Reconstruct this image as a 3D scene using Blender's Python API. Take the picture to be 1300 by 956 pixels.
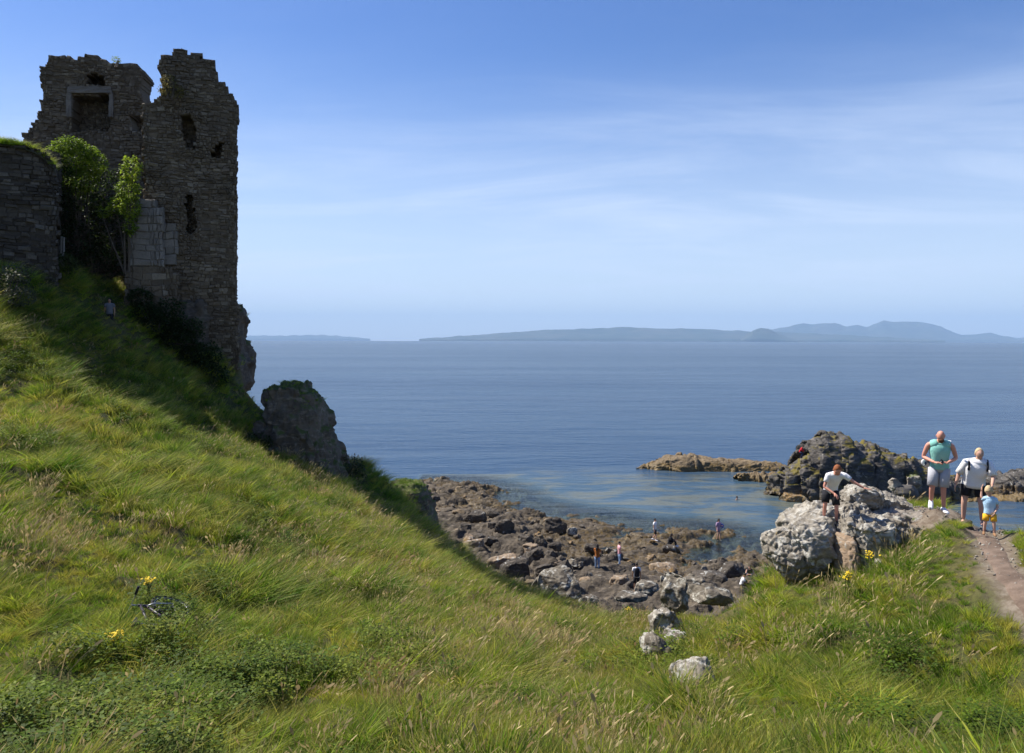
import bpy, bmesh, math, random
import numpy as np
from mathutils import Vector, Matrix

for o in list(bpy.data.objects):
    bpy.data.objects.remove(o, do_unlink=True)
R = math.radians
SC = bpy.context.scene
C = SC.collection
F = 1011.0            # focal length in pixels of the 1300 px wide photograph
CAMZ = 15.5           # eye height over the sea

# ------------------------------------------------------------------ camera
cam_d = bpy.data.cameras.new('camera'); cam = bpy.data.objects.new('camera', cam_d); C.objects.link(cam)
cam.location = (0, 0, CAMZ); cam.rotation_euler = (R(90), R(0), 0)
cam.rotation_euler = (Matrix.Rotation(R(90), 4, 'X') @ Matrix.Rotation(R(0.16), 4, 'Z')).to_euler()
cam_d.sensor_width = 36; cam_d.lens = 36*F/1300; cam_d.shift_y = -47/1300
cam_d.clip_start = 0.1; cam_d.clip_end = 90000
SC.camera = cam

# ------------------------------------------------------------------ light
SUN_AZ = -66.0        # degrees from the view axis (+Y), negative = to the left
SUN_EL = 51.0
sd_ = Vector((math.sin(R(SUN_AZ))*math.cos(R(SUN_EL)), math.cos(R(SUN_AZ))*math.cos(R(SUN_EL)), math.sin(R(SUN_EL))))
sl = bpy.data.lights.new('sun', 'SUN'); sun = bpy.data.objects.new('sun', sl); C.objects.link(sun)
sl.energy = 5.0; sl.angle = R(0.5); sl.color = (1.0, 0.95, 0.86)
sun.rotation_euler = sd_.to_track_quat('Z', 'Y').to_euler(); sun.location = (-30, 10, 60)
W = bpy.data.worlds.new('World'); SC.world = W; W.use_nodes = True
wn = W.node_tree.nodes; wl = W.node_tree.links; wn.clear()
sky = wn.new('ShaderNodeTexSky'); sky.sky_type = 'NISHITA'; sky.sun_disc = False
sky.sun_elevation = R(SUN_EL); sky.sun_rotation = R(SUN_AZ); sky.altitude = 15
sky.air_density = 1.0; sky.dust_density = 0.35; sky.ozone_density = 3.2
bg = wn.new('ShaderNodeBackground'); bg.inputs[1].default_value = 0.088
wo = wn.new('ShaderNodeOutputWorld'); wl.new(bg.outputs[0], wo.inputs[0])
# thin high cirrus, laid out on a dome over the place
tc = wn.new('ShaderNodeTexCoord'); sep = wn.new('ShaderNodeSeparateXYZ'); wl.new(tc.outputs['Generated'], sep.inputs[0])
def wmath(op, a, b=None, c=None):
    n = wn.new('ShaderNodeMath'); n.operation = op
    for i, v in enumerate((a, b, c)):
        if v is None: continue
        if isinstance(v, (int, float)): n.inputs[i].default_value = v
        else: wl.new(v, n.inputs[i])
    return n.outputs[0]
zz = wmath('ADD', wmath('MAXIMUM', sep.outputs[2], 0.0), 0.10)
cx = wmath('DIVIDE', sep.outputs[0], zz); cy = wmath('DIVIDE', sep.outputs[1], zz)
cmb = wn.new('ShaderNodeCombineXYZ'); wl.new(cx, cmb.inputs[0]); wl.new(cy, cmb.inputs[1])
mp = wn.new('ShaderNodeMapping'); mp.inputs['Rotation'].default_value = (0, 0, R(16)); mp.inputs['Scale'].default_value = (0.5, 1.05, 1); mp.inputs['Location'].default_value = (3.3, 1.7, 0)
wl.new(cmb.outputs[0], mp.inputs[0])
n1 = wn.new('ShaderNodeTexNoise'); n1.inputs['Scale'].default_value = 1.05; n1.inputs['Detail'].default_value = 8; n1.inputs['Roughness'].default_value = 0.62; n1.inputs['Distortion'].default_value = 0.9
wl.new(mp.outputs[0], n1.inputs['Vector'])
n2 = wn.new('ShaderNodeTexNoise'); n2.inputs['Scale'].default_value = 0.22; n2.inputs['Detail'].default_value = 3
wl.new(mp.outputs[0], n2.inputs['Vector'])
def wramp(src, a, b):
    m = wn.new('ShaderNodeMapRange'); m.interpolation_type = 'SMOOTHSTEP'
    m.inputs[1].default_value = a; m.inputs[2].default_value = b; wl.new(src, m.inputs[0]); return m.outputs[0]
cl = wmath('MULTIPLY', wramp(n1.outputs['Fac'], 0.38, 0.84), wramp(n2.outputs['Fac'], 0.34, 0.56))
low = wmath('SUBTRACT', 1.0, wramp(sep.outputs[2], 0.14, 0.46))
cl = wmath('MULTIPLY', cl, wmath('MULTIPLY', low, wramp(sep.outputs[2], 0.0, 0.09)))
veil = wmath('MULTIPLY', wmath('SUBTRACT', 1.0, wramp(sep.outputs[2], 0.0, 0.36)), 0.72)
cl = wmath('ADD', wmath('MULTIPLY', cl, 0.52), veil)
cl = wmath('MINIMUM', cl, 0.85)
mixc = wn.new('ShaderNodeMix'); mixc.data_type = 'RGBA'
hsv = wn.new('ShaderNodeHueSaturation'); hsv.inputs['Saturation'].default_value = 1.24; hsv.inputs['Hue'].default_value = 0.514; wl.new(sky.outputs[0], hsv.inputs['Color'])
wl.new(cl, mixc.inputs[0]); wl.new(hsv.outputs[0], mixc.inputs[6]); mixc.inputs[7].default_value = (5.5, 6.35, 7.9, 1)
wl.new(mixc.outputs[2], bg.inputs[0])
SC.view_settings.view_transform = 'Standard'; SC.view_settings.look = 'None'
SC.view_settings.exposure = 0.74; SC.view_settings.gamma = 1.0; SC.view_settings.use_curve_mapping = False
SC.render.engine = 'CYCLES'
SC.cycles.max_bounces = 5; SC.cycles.diffuse_bounces = 2; SC.cycles.glossy_bounces = 2; SC.cycles.transmission_bounces = 3
SC.cycles.transparent_max_bounces = 12; SC.cycles.volume_bounces = 0; SC.cycles.caustics_reflective = False; SC.cycles.caustics_refractive = False
SC.cycles.use_denoising = True

# ------------------------------------------------------------------ noise in numpy
def _h(ix, iy, iz, seed):
    n = (ix.astype(np.int64)*374761393 + iy.astype(np.int64)*668265263 + iz.astype(np.int64)*2147483647 + seed*1274126177) & 0xffffffff
    n = ((n ^ (n >> 13))*1274126177) & 0xffffffff
    n = ((n ^ (n >> 16))*2246822519) & 0xffffffff
    n = n ^ (n >> 15)
    return (n & 0xffffff)/float(0xffffff)
def vnoise(p, seed=0):
    i = np.floor(p); f = p-i; i = i.astype(np.int64); f = f*f*(3-2*f)
    r = 0
    for dx in (0, 1):
        wx = f[:, 0] if dx else 1-f[:, 0]
        for dy in (0, 1):
            wy = f[:, 1] if dy else 1-f[:, 1]
            for dz in (0, 1):
                wz = f[:, 2] if dz else 1-f[:, 2]
                r = r + wx*wy*wz*_h(i[:, 0]+dx, i[:, 1]+dy, i[:, 2]+dz, seed)
    return r*2-1
def fbm(p, octv=4, seed=0, gain=0.5):
    a = 1.0; s = 0; t = 0; p = np.array(p, float)
    for k in range(octv):
        s = s+a*vnoise(p, seed+k*17); t += a; a *= gain; p = p*2.03+11.7
    return s/t
def worley(p, seed=0, two_d=False):
    i = np.floor(p).astype(np.int64); n = len(p)
    d1 = np.full(n, 9.0); d2 = np.full(n, 9.0); c1 = np.zeros(n); v1 = np.zeros((n, 3))
    for dx in (-1, 0, 1):
        for dy in (-1, 0, 1):
            for dz in ((0,) if two_d else (-1, 0, 1)):
                jx, jy, jz = i[:, 0]+dx, i[:, 1]+dy, i[:, 2]+dz
                q = np.stack([jx+_h(jx, jy, jz, seed+1), jy+_h(jx, jy, jz, seed+2), (p[:, 2] if two_d else jz+_h(jx, jy, jz, seed+3))], 1)
                v = p-q; d = np.sqrt((v**2).sum(1)); cr = _h(jx, jy, jz, seed+4)
                m = d < d1
                d2 = np.where(m, d1, np.minimum(d2, d)); c1 = np.where(m, cr, c1); v1 = np.where(m[:, None], v, v1); d1 = np.where(m, d, d1)
    return d1, d2, c1, v1
def sstep(a, b, x):
    t = np.clip((x-a)/(b-a), 0, 1); return t*t*(3-2*t)
def p3(x, y, z=0.0, s=1.0):
    x = np.asarray(x, float).ravel(); y = np.asarray(y, float).ravel()
    return np.stack([x*s, y*s, np.full_like(x, z)], 1)

# ------------------------------------------------------------------ object helpers
def P(px, py, d):
    return Vector(((px-650)/F*d, d, CAMZ-(py-431)/F*d))
def tag(o, label=None, cat=None, group=None, kind=None):
    if label: o['label'] = label
    if cat: o['category'] = cat
    if group: o['group'] = group
    if kind: o['kind'] = kind
    return o
def empty(name, loc=(0, 0, 0), rz=0.0):
    o = bpy.data.objects.new(name, None); C.objects.link(o); o.location = loc; o.rotation_euler = (0, 0, rz); o.empty_display_size = 0.2
    return o
def mobj(name, verts, faces, mat=None, parent=None, smooth=False, tone=None, link=True):
    me = bpy.data.meshes.new(name)
    verts = np.asarray(verts, dtype=np.float32)
    if isinstance(faces, np.ndarray):
        k = faces.shape[1]; nf = len(faces)
        me.vertices.add(len(verts)); me.vertices.foreach_set('co', verts.ravel())
        me.loops.add(nf*k); me.loops.foreach_set('vertex_index', faces.ravel().astype(np.int32))
        me.polygons.add(nf); me.polygons.foreach_set('loop_start', np.arange(0, nf*k, k, dtype=np.int32))
        me.update(calc_edges=True); me.validate()
    else:
        me.from_pydata(verts.tolist(), [], faces); me.update()
    if smooth: me.polygons.foreach_set('use_smooth', [True]*len(me.polygons))
    if tone is not None:
        a = me.attributes.new('tone', 'FLOAT', 'POINT'); a.data.foreach_set('value', np.asarray(tone, dtype=np.float32))
    if mat: me.materials.append(mat)
    o = bpy.data.objects.new(name, me)
    if link: C.objects.link(o)
    if parent: o.parent = parent
    return o
def grid_faces(nu, nv, close_u=False):
    i = np.arange((nu-(0 if close_u else 1))*(nv-1)); a = i//(nv-1); b = i % (nv-1); a2 = (a+1) % nu
    return np.stack([a*nv+b, a2*nv+b, a2*nv+b+1, a*nv+b+1], 1)

# ------------------------------------------------------------------ materials
class MB:
    def __init__(s, name):
        s.m = bpy.data.materials.new(name); s.m.use_nodes = True; s.t = s.m.node_tree; s.t.nodes.clear()
        s.out = s.n('ShaderNodeOutputMaterial'); s.b = s.n('ShaderNodeBsdfPrincipled'); s.l(s.b.outputs[0], s.out.inputs[0])
        s.b.inputs['Specular IOR Level'].default_value = 0.25
    def n(s, k, **kw):
        x = s.t.nodes.new(k)
        for a, v in kw.items(): setattr(x, a, v)
        return x
    def l(s, a, b): s.t.links.new(a, b)
    def pos(s, obj=True):
        if obj: return s.n('ShaderNodeTexCoord').outputs['Object']
        return s.n('ShaderNodeNewGeometry').outputs['Position']
    def noise(s, v, scale, detail=4, rough=0.55, dist=0.0, stretch=None):
        if stretch:
            m = s.n('ShaderNodeMapping'); m.inputs['Scale'].default_value = stretch; s.l(v, m.inputs[0]); v = m.outputs[0]
        x = s.n('ShaderNodeTexNoise'); s.l(v, x.inputs['Vector']); x.inputs['Scale'].default_value = scale
        x.inputs['Detail'].default_value = detail; x.inputs['Roughness'].default_value = rough; x.inputs['Distortion'].default_value = dist
        return x.outputs['Fac']
    def voro(s, v, scale, feat='F1', out='Distance', stretch=None):
        if stretch:
            m = s.n('ShaderNodeMapping'); m.inputs['Scale'].default_value = stretch; s.l(v, m.inputs[0]); v = m.outputs[0]
        x = s.n('ShaderNodeTexVoronoi', feature=feat); s.l(v, x.inputs['Vector']); x.inputs['Scale'].default_value = scale
        return x.outputs[out]
    def rng(s, v, a, b, c=0.0, d=1.0, smooth=True):
        x = s.n('ShaderNodeMapRange'); x.interpolation_type = 'SMOOTHSTEP' if smooth else 'LINEAR'
        s.l(v, x.inputs[0]); x.inputs[1].default_value = a; x.inputs[2].default_value = b; x.inputs[3].default_value = c; x.inputs[4].default_value = d
        return x.outputs[0]
    def math(s, op, a, b=None):
        x = s.n('ShaderNodeMath', operation=op)
        for i, v in enumerate((a, b)):
            if v is None: continue
            if isinstance(v, (int, float)): x.inputs[i].default_value = v
            else: s.l(v, x.inputs[i])
        return x.outputs[0]
    def mix(s, f, a, b):
        x = s.n('ShaderNodeMix', data_type='RGBA')
        for i, v in ((0, f), (6, a), (7, b)):
            if isinstance(v, (int, float)): x.inputs[i].default_value = v
            elif isinstance(v, tuple): x.inputs[i].default_value = (*v, 1) if len(v) == 3 else v
            else: s.l(v, x.inputs[i])
        return x.outputs[2]
    def attr(s, name):
        x = s.n('ShaderNodeAttribute', attribute_name=name); return x.outputs['Fac']
    def col(s, c):
        if isinstance(c, tuple): s.b.inputs['Base Color'].default_value = (*c, 1)
        else: s.l(c, s.b.inputs['Base Color'])
    def bump(s, h, strength=0.5, dist=0.05):
        x = s.n('ShaderNodeBump'); s.l(h, x.inputs['Height']); x.inputs['Strength'].default_value = strength; x.inputs['Distance'].default_value = dist
        s.l(x.outputs[0], s.b.inputs['Normal']); return x
    def rough(s, r):
        if isinstance(r, (int, float)): s.b.inputs['Roughness'].default_value = r
        else: s.l(r, s.b.inputs['Roughness'])
def plain(name, c, rough=0.7, var=0.12, scale=14, bump=0.15, metal=0.0):
    k = MB(name); v = k.pos(); n = k.noise(v, scale, 4)
    k.col(k.mix(n, tuple(x*(1-var) for x in c), tuple(min(1, x*(1+var)) for x in c))); k.rough(rough)
    k.b.inputs['Metallic'].default_value = metal
    if bump: k.bump(n, bump, 0.01)
    return k.m
def rock_mat(name, c1, c2, c3, lichen=0.0, lich_col=(0.5, 0.5, 0.46), moss=0.0, moss_col=(0.07, 0.085, 0.02), weed=None, fine=1.0, lich_scale=2.6, bk=0.75):
    """c1..c3 stone colours; lichen in blotches; moss on tops; weed = (height, colour) of seaweed growing up to that level"""
    k = MB(name); g = k.n('ShaderNodeNewGeometry'); v = g.outputs['Position']
    big = k.noise(v, 0.9*fine, 5, 0.6, 0.6); sm = k.noise(v, 7*fine, 6, 0.65); st = k.noise(v, 3.0*fine, 5, 0.6, 0.4, stretch=(0.6, 0.6, 2.2))
    c = k.mix(k.rng(big, 0.35, 0.65), c1, c2); c = k.mix(k.rng(st, 0.5, 0.72), c, c3)
    c = k.mix(k.rng(sm, 0.5, 0.75, 0, 0.5), c, tuple(x*0.5 for x in c1))
    sepn = k.n('ShaderNodeSeparateXYZ'); k.l(g.outputs['Normal'], sepn.inputs[0])
    if lichen > 0:
        a = k.noise(v, lich_scale*fine, 7, 0.66, 0.8); b = k.noise(v, 13*fine, 5, 0.7)
        lm = k.math('MULTIPLY', k.rng(a, 0.62-0.3*lichen, 0.68-0.22*lichen), k.rng(b, 0.36, 0.5))
        c = k.mix(lm, c, k.mix(sm, tuple(x*0.8 for x in lich_col), lich_col))
        o = k.noise(v, 4.5*fine, 5, 0.7); c = k.mix(k.rng(o, 0.66, 0.72, 0, 0.6), c, (0.34, 0.22, 0.06))
    if moss > 0:
        a = k.noise(v, 1.6*fine, 5, 0.6)
        mm = k.math('MULTIPLY', k.rng(sepn.outputs[2], 0.25, 0.7), k.rng(a, 0.62-0.35*moss, 0.7-0.3*moss))
        c = k.mix(mm, c, k.mix(sm, tuple(x*0.6 for x in moss_col), tuple(min(1, x*1.5) for x in moss_col)))
    if weed:
        sp = k.n('ShaderNodeSeparateXYZ'); k.l(v, sp.inputs[0])
        hh = k.math('ADD', sp.outputs[2], k.math('MULTIPLY', k.noise(v, 0.35, 4, 0.6), -1.6))
        wm = k.math('MULTIPLY', k.rng(hh, weed[0]-0.8+0.25, weed[0]-0.8-0.2), k.rng(sm, 0.36, 0.6))
        c = k.mix(wm, c, k.mix(k.rng(big, 0.4, 0.6), weed[1], tuple(x*0.55 for x in weed[1])))
    k.col(c); k.rough(0.85)
    if weed: k.rough(k.rng(wm, 0, 1, 0.85, 0.42))
    h = k.math('ADD', k.math('MULTIPLY', sm, 0.6), k.math('ADD', st, k.math('MULTIPLY', k.voro(v, 5*fine), 0.8)))
    k.bump(h, bk, 0.07/fine)
    return k.m
# ------------------------------------------------------------------ terrain functions
CP = [(-100, 956, 8), (350, 956, 9), (650, 956, 9.5), (1000, 956, 9), (1400, 956, 8),
      (0, 868, 10.5), (225, 868, 11), (450, 868, 12), (650, 868, 13), (830, 868, 13), (1000, 868, 12), (1300, 868, 10.3),
      (0, 740, 13.5), (150, 740, 15), (225, 795, 13.4), (400, 765, 17), (600, 790, 18), (700, 808, 19), (800, 835, 16.5), (820, 806, 23),
      (0, 600, 18), (200, 605, 22), (350, 625, 24), (430, 660, 25), (520, 712, 25), (600, 745, 27),
      (0, 480, 24.5), (150, 480, 30), (250, 545, 31), (322, 548, 35), (440, 604, 36), (500, 646, 38), (548, 678, 40), (620, 736, 38), (700, 768, 34), (760, 784, 31), (815, 800, 28),
      (-60, 350, 29), (-60, 335, 34), (0, 356, 30.5), (50, 356, 32), (0, 345, 35), (80, 355, 37), (180, 395, 36.5), (-20, 425, 26.5), (100, 430, 31), (240, 475, 35), (60, 345, 44), (300, 440, 41), (170, 380, 42),
      (850, 822, 22), (850, 790, 27), (885, 815, 19), (905, 795, 18), (940, 774, 17.2), (1000, 815, 13.5), (1000, 768, 15.4), (1080, 765, 14.6), (1080, 700, 17),
      (1150, 655, 17.6), (1120, 640, 19.5), (1190, 655, 17.5), (1252, 680, 15.8), (1225, 722, 14), (1290, 742, 12.6), (1150, 725, 14.5), (1150, 800, 12.6), (1300, 820, 11.1), (1310, 690, 15.0), (1225, 662, 17.6),
      (1400, 720, 13.5), (1300, 688, 16.3), (1400, 705, 15.6), (430, 588, 35.6), (460, 594, 36.5), (486, 610, 37.5), (508, 634, 38.5), (540, 662, 40)]
cpx = [P(*c) for c in CP] + [Vector(v) for v in ((0, 0, 13.8), (-8, 2, 13.9), (8, 2, 13.2), (0, -9, 14.6), (-20, 10, 15.4), (-34, 30, 20.5), (-30, 14, 18.5), (-30, 46, 21), (22, 4, 12.5), (26, 12, 11.3), (-16, -8, 15.5), (18, -8, 13.6), (38, 12, 10.8), (-45, 30, 22))]
_A = np.array([[v.x, v.y] for v in cpx]); _z = np.array([v.z for v in cpx])
def _phi(r): return np.where(r > 1e-6, r*r*np.log(np.maximum(r, 1e-6)), 0.0)
_n = len(_A); _K = _phi(np.sqrt(((_A[:, None]-_A[None])**2).sum(2))) + np.eye(_n)*0.6
_M = np.zeros((_n+3, _n+3)); _M[:_n, :_n] = _K; _M[:_n, _n] = 1; _M[:_n, _n+1:] = _A; _M[_n, :_n] = 1; _M[_n+1:, :_n] = _A.T
_w = np.linalg.solve(_M, np.concatenate([_z, [0, 0, 0]]))
def hill_base(x, y):
    out = np.zeros(len(x))
    for s in range(0, len(x), 20000):
        q = np.stack([x[s:s+20000], y[s:s+20000]], 1)
        r = np.sqrt(((q[:, None]-_A[None])**2).sum(2))
        out[s:s+20000] = _phi(r)@_w[:_n] + _w[_n] + q@_w[_n+1:]
    return out
def poly_sd(x, y, poly):
    """signed distance to a closed polygon, positive inside"""
    d = np.full(len(x), 1e9); ins = np.zeros(len(x), bool); n = len(poly)
    for i in range(n):
        ax, ay = poly[i]; bx, by = poly[(i+1) % n]; ex, ey = bx-ax, by-ay
        t = np.clip(((x-ax)*ex+(y-ay)*ey)/(ex*ex+ey*ey+1e-9), 0, 1)
        d = np.minimum(d, np.hypot(x-ax-t*ex, y-ay-t*ey))
        c = ((ay > y) != (by > y)) & (x < (bx-ax)*(y-ay)/(by-ay+1e-12)+ax); ins ^= c
    return np.where(ins, d, -d)
def XY(px, d): return ((px-650)/F*d, d)
HILL = [(-70, -20), (-70, 50), (-30, 49), (-19, 46), (-15.2, 42), (-13.6, 39), XY(326, 36.8), XY(440, 37.2), XY(500, 39), XY(550, 41), XY(620, 39), XY(700, 35), XY(760, 32), XY(815, 29.5),
        XY(850, 28.5), XY(872, 24), XY(890, 21), XY(915, 18.6), XY(950, 18.3), XY(1000, 20), XY(1080, 21.5), XY(1150, 21.5), XY(1200, 18.6), XY(1235, 17.7), XY(1310, 16.2), (12.5, 14.6), (22, 14), (45, 13), (60, -20)]
def hill_z(x, y, noise=True):
    x = np.asarray(x, float); y = np.asarray(y, float)
    b = hill_base(x, y)
    if noise:
        d = np.hypot(x, y)
        path = path_mask(x, y)
        a = 0.30*fbm(p3(x, y, 1, 0.55), 3, 3) + 0.30*np.abs(fbm(p3(x, y, 5, 1.1), 2, 9)) + 0.05*fbm(p3(x, y, 2, 3.0), 2, 21)
        b = b + (a-0.05)*(1-path)*sstep(2, 8, d)
    s = poly_sd(x, y, HILL) + 0.7*fbm(p3(x, y, 9, 0.4), 3, 31)
    w = np.maximum(2.2, (b+1)*0.42)
    w = np.where((y > 37.2) & (x < -9), 1.3, w)
    k = sstep(-1.25, 0.0, s/w)
    return -2.5 + (b+2.5)*k
PATH = [(1252, 678, 15.8), (1262, 700, 14.6), (1275, 722, 13.5), (1300, 748, 12.3), (1345, 790, 10.9), (1400, 850, 9.5), (1500, 930, 8.4)]
PATHXY = [XY(a, d) for a, b, d in [(1178, 650, 18.2), (1215, 664, 17.3), (1238, 672, 16.6)]+PATH]
def seg_dist(x, y, pl):
    d = np.full(len(x), 1e9)
    for (ax, ay), (bx, by) in zip(pl[:-1], pl[1:]):
        ex, ey = bx-ax, by-ay; t = np.clip(((x-ax)*ex+(y-ay)*ey)/(ex*ex+ey*ey), 0, 1)
        d = np.minimum(d, np.hypot(x-ax-t*ex, y-ay-t*ey))
    return d
def path_mask(x, y):
    x = np.asarray(x, float).ravel(); y = np.asarray(y, float).ravel()
    return 1-sstep(0.2, 0.5, seg_dist(x, y, PATHXY)+0.12*fbm(p3(x, y, 4, 2.0), 2, 77))
def bare_mask(x, y):          # the trampled rocky top of the knoll
    x = np.asarray(x, float).ravel(); y = np.asarray(y, float).ravel()
    c = [XY(1085, 18.2), XY(1135, 18.4), XY(1180, 18.0), XY(1215, 17.2)]
    c2 = [XY(1120, 16.8), XY(1170, 16.9), XY(1200, 16.9)]
    d = np.minimum(seg_dist(x, y, c)-1.0, seg_dist(x, y, c2)-0.45)
    return 1-sstep(-0.1, 0.35, d+0.5*fbm(p3(x, y, 4, 1.4), 3, 55))
def hz1(x, y): return float(hill_z(np.array([x]), np.array([y]))[0])

# ------------------------------------------------------------------ hillside
def grid_axis(lo, hi, fine_lo, fine_hi, fine, coarse):
    a = list(np.arange(lo, fine_lo, coarse))+list(np.arange(fine_lo, fine_hi, fine))+list(np.arange(fine_hi, hi+coarse, coarse))
    return np.array(a)
gx = grid_axis(-66, 56, -26, 16, 0.2, 1.2); gy = grid_axis(-18, 54, 6, 44, 0.2, 1.0)
GX, GY = np.meshgrid(gx, gy, indexing='ij'); fx, fy = GX.ravel(), GY.ravel(); fz = hill_z(fx, fy)
km = MB('turf'); v = km.pos(False)
tn = km.noise(v, 0.5, 5, 0.6); tf = km.noise(v, 9, 6, 0.7)
cc = km.mix(km.rng(tn, 0.35, 0.65), (0.05, 0.065, 0.012), (0.10, 0.09, 0.028)); cc = km.mix(km.rng(tf, 0.4, 0.7), cc, (0.035, 0.03, 0.014))
bare = km.attr('tone'); earth = km.mix(km.rng(km.noise(v, 6, 6, 0.7), 0.35, 0.65), (0.13, 0.095, 0.065), (0.22, 0.18, 0.135))
earth = km.mix(km.rng(km.voro(v, 7), 0.0, 0.35), (0.12, 0.085, 0.055), earth)
km.col(km.mix(bare, cc, earth)); km.rough(0.95); km.bump(km.noise(v, 12, 6, 0.7), 0.6, 0.06)
hill = mobj('hillside', np.stack([fx, fy, fz], 1), grid_faces(len(gx), len(gy)), km.m, smooth=True, tone=np.maximum(bare_mask(fx, fy), path_mask(fx, fy)))
tag(hill, kind='structure')
# footpath: a sheet draped just above the turf
def ribbon(pl, half, step=0.12, lift=0.02):
    pts = []
    for (ax, ay), (bx, by) in zip(pl[:-1], pl[1:]):
        n = max(2, int(math.hypot(bx-ax, by-ay)/step))
        for i in range(n): pts.append((ax+(bx-ax)*i/n, ay+(by-ay)*i/n))
    pts = np.array(pts); k = np.ones(9)/9
    pts = np.stack([np.convolve(np.pad(pts[:, i], 4, 'edge'), k, 'valid') for i in (0, 1)], 1)
    t = np.gradient(pts, axis=0); t /= np.linalg.norm(t, axis=1)[:, None]; nrm = np.stack([-t[:, 1], t[:, 0]], 1)
    nv = 11; s = np.linspace(-1, 1, nv); w = half*(1+0.28*fbm(p3(pts[:, 0], pts[:, 1], 0, 1.6), 3, 5))
    V = (pts[:, None]+nrm[:, None]*s[None, :, None]*w[:, None, None]).reshape(-1, 2)
    z = hill_z(V[:, 0], V[:, 1])+lift-0.05*np.tile(np.abs(s)**4, len(pts))+0.012*fbm(p3(V[:, 0], V[:, 1], 0, 6), 3, 8)
    return np.column_stack([V, z]), grid_faces(len(pts), nv)
kp = MB('path_earth'); v = kp.pos(False)
c = kp.mix(kp.rng(kp.noise(v, 2.5, 6, 0.65), 0.35, 0.65), (0.115, 0.08, 0.058), (0.20, 0.145, 0.108)); c = kp.mix(kp.rng(kp.voro(v, 16), 0.12, 0.02), c, (0.36, 0.3, 0.25))
kp.col(c); kp.rough(0.95); kp.bump(kp.noise(v, 20, 6, 0.7), 0.7, 0.03)
V, Fc = ribbon(PATHXY[1:], 0.23); tag(mobj('footpath', V, Fc, kp.m, smooth=True), kind='structure')

# ------------------------------------------------------------------ rocky shore and seabed
LAND = [(-26, 40), (-15, 44), (-12.5, 52), (-11, 66), (-9.6, 78), (-9.0, 86), (-6.3, 84.5), (-3.8, 79), (-1.8, 73), (0.7, 70.5), (3.3, 68), (5.9, 67), (7.9, 64), (7.8, 61.2), (6.2, 60.6), (5.8, 58.2), (7.2, 58), (8.4, 60),
        (10.0, 62.8), (11.9, 62.6), (14.2, 62.4), (13.4, 60.2), (12.6, 58.5), (11.9, 56.4), (13, 54.8), (17, 55.6), (19, 55), (25, 53), (34, 50), (50, 45), (50, 10), (-26, 10)]
def shore_z(x, y, rocks=True):
    x = np.asarray(x, float).ravel(); y = np.asarray(y, float).ravel()
    s = poly_sd(x, y, LAND)
    b = np.where(s > 0, 0.18+0.085*np.minimum(s, 7)+0.02*np.maximum(s-7, 0), 0.18+s*0.16)
    b = np.maximum(b, -2.6+0.02*s)
    if rocks:
        q = p3(x, y); rot = np.stack([q[:, 0]*0.9+q[:, 1]*0.3, -q[:, 0]*0.3+q[:, 1]*0.9, q[:, 2]], 1)
        q2 = rot*np.array([0.55, 0.95, 1]); q2 = q2+0.35*np.stack([vnoise(q2*1.7, 3), vnoise(q2*1.7, 4), 0*q2[:, 0]], 1)
        d1, d2, c, v = worley(q2, 5, True); e = np.clip((d2-d1)*3, 0, 1)
        h = (c-0.45)*0.85*e + 0.35*(v[:, 0]*(c-0.5)+v[:, 1]*(_h((c*999).astype(int), (c*77).astype(int), (c*13).astype(int), 3)-0.3))
        q3 = q2*2.9; d1, d2, c3, v3 = worley(q3, 8, True); e3 = np.clip((d2-d1)*3, 0, 1)
        h2 = (c3-0.4)*0.34*e3 + 0.16*v3[:, 1]*(c3-0.2)
        q4 = rot*np.array([3.4, 6.5, 1]); d1, d2, c4, v4 = worley(q4, 18, True)
        h3 = (c4-0.5)*0.13
        amp = 0.55+0.45*sstep(-0.3, 0.4, fbm(p3(x, y, 0, 0.12), 3, 14))
        b = b + (h*1.15+h2*1.4+h3*1.3+0.45*fbm(p3(x, y, 0, 0.28), 3, 61)*1.1)*amp*np.where(s > -12, 1, 0.6)
    return b
sx = np.arange(-16, 31, 0.13); sy = np.concatenate([np.arange(38, 88, 0.15), np.arange(88, 114, 0.6)])
SX, SY = np.meshgrid(sx, sy, indexing='ij'); X_, Y_ = SX.ravel(), SY.ravel(); Z_ = shore_z(X_, Y_)
shore_m = rock_mat('shore_rock', (0.048, 0.038, 0.028), (0.095, 0.076, 0.055), (0.175, 0.142, 0.104), weed=(0.5, (0.12, 0.08, 0.027)), fine=0.8)
shore = mobj('rocky_shore', np.stack([X_, Y_, Z_], 1), grid_faces(len(sx), len(sy)), shore_m); tag(shore, kind='structure')

# ------------------------------------------------------------------ sea
bx = np.concatenate([-np.geomspace(40000, 22, 26), np.arange(-20, 44, 1.0), np.geomspace(46, 40000, 26)])
by = np.concatenate([[-4000, -200], np.arange(20, 112, 1.0), np.geomspace(115, 40000, 40)])
BX, BY = np.meshgrid(bx, by, indexing='ij'); q1, q2_ = BX.ravel(), BY.ravel()
dep = -shore_z(q1, q2_, False); clr = np.where((q1 > -18) & (q1 < 30) & (q2_ < 92) & (q2_ > 38), 1-sstep(0.2, 2.3, dep), 0.0)
clr = np.where((q1 > 14) & (q1 < 30) & (q2_ < 80) & (q2_ > 50), np.maximum(clr, 0.25), clr); clr = np.maximum(clr, 0.42*sstep(-8, 2, q1)*sstep(104, 84, q2_)*sstep(60, 36, q1)*sstep(38, 45, q2_))
edge = np.minimum.reduce([q1+10.5, 31-q1, 92-q2_]); clr = np.where(edge > 0, clr, np.where(q1 < 0, 0, np.minimum(clr, 0.42)))
ks = MB('sea_water'); v = ks.pos(False)
ks.t.nodes.remove(ks.b)
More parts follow.
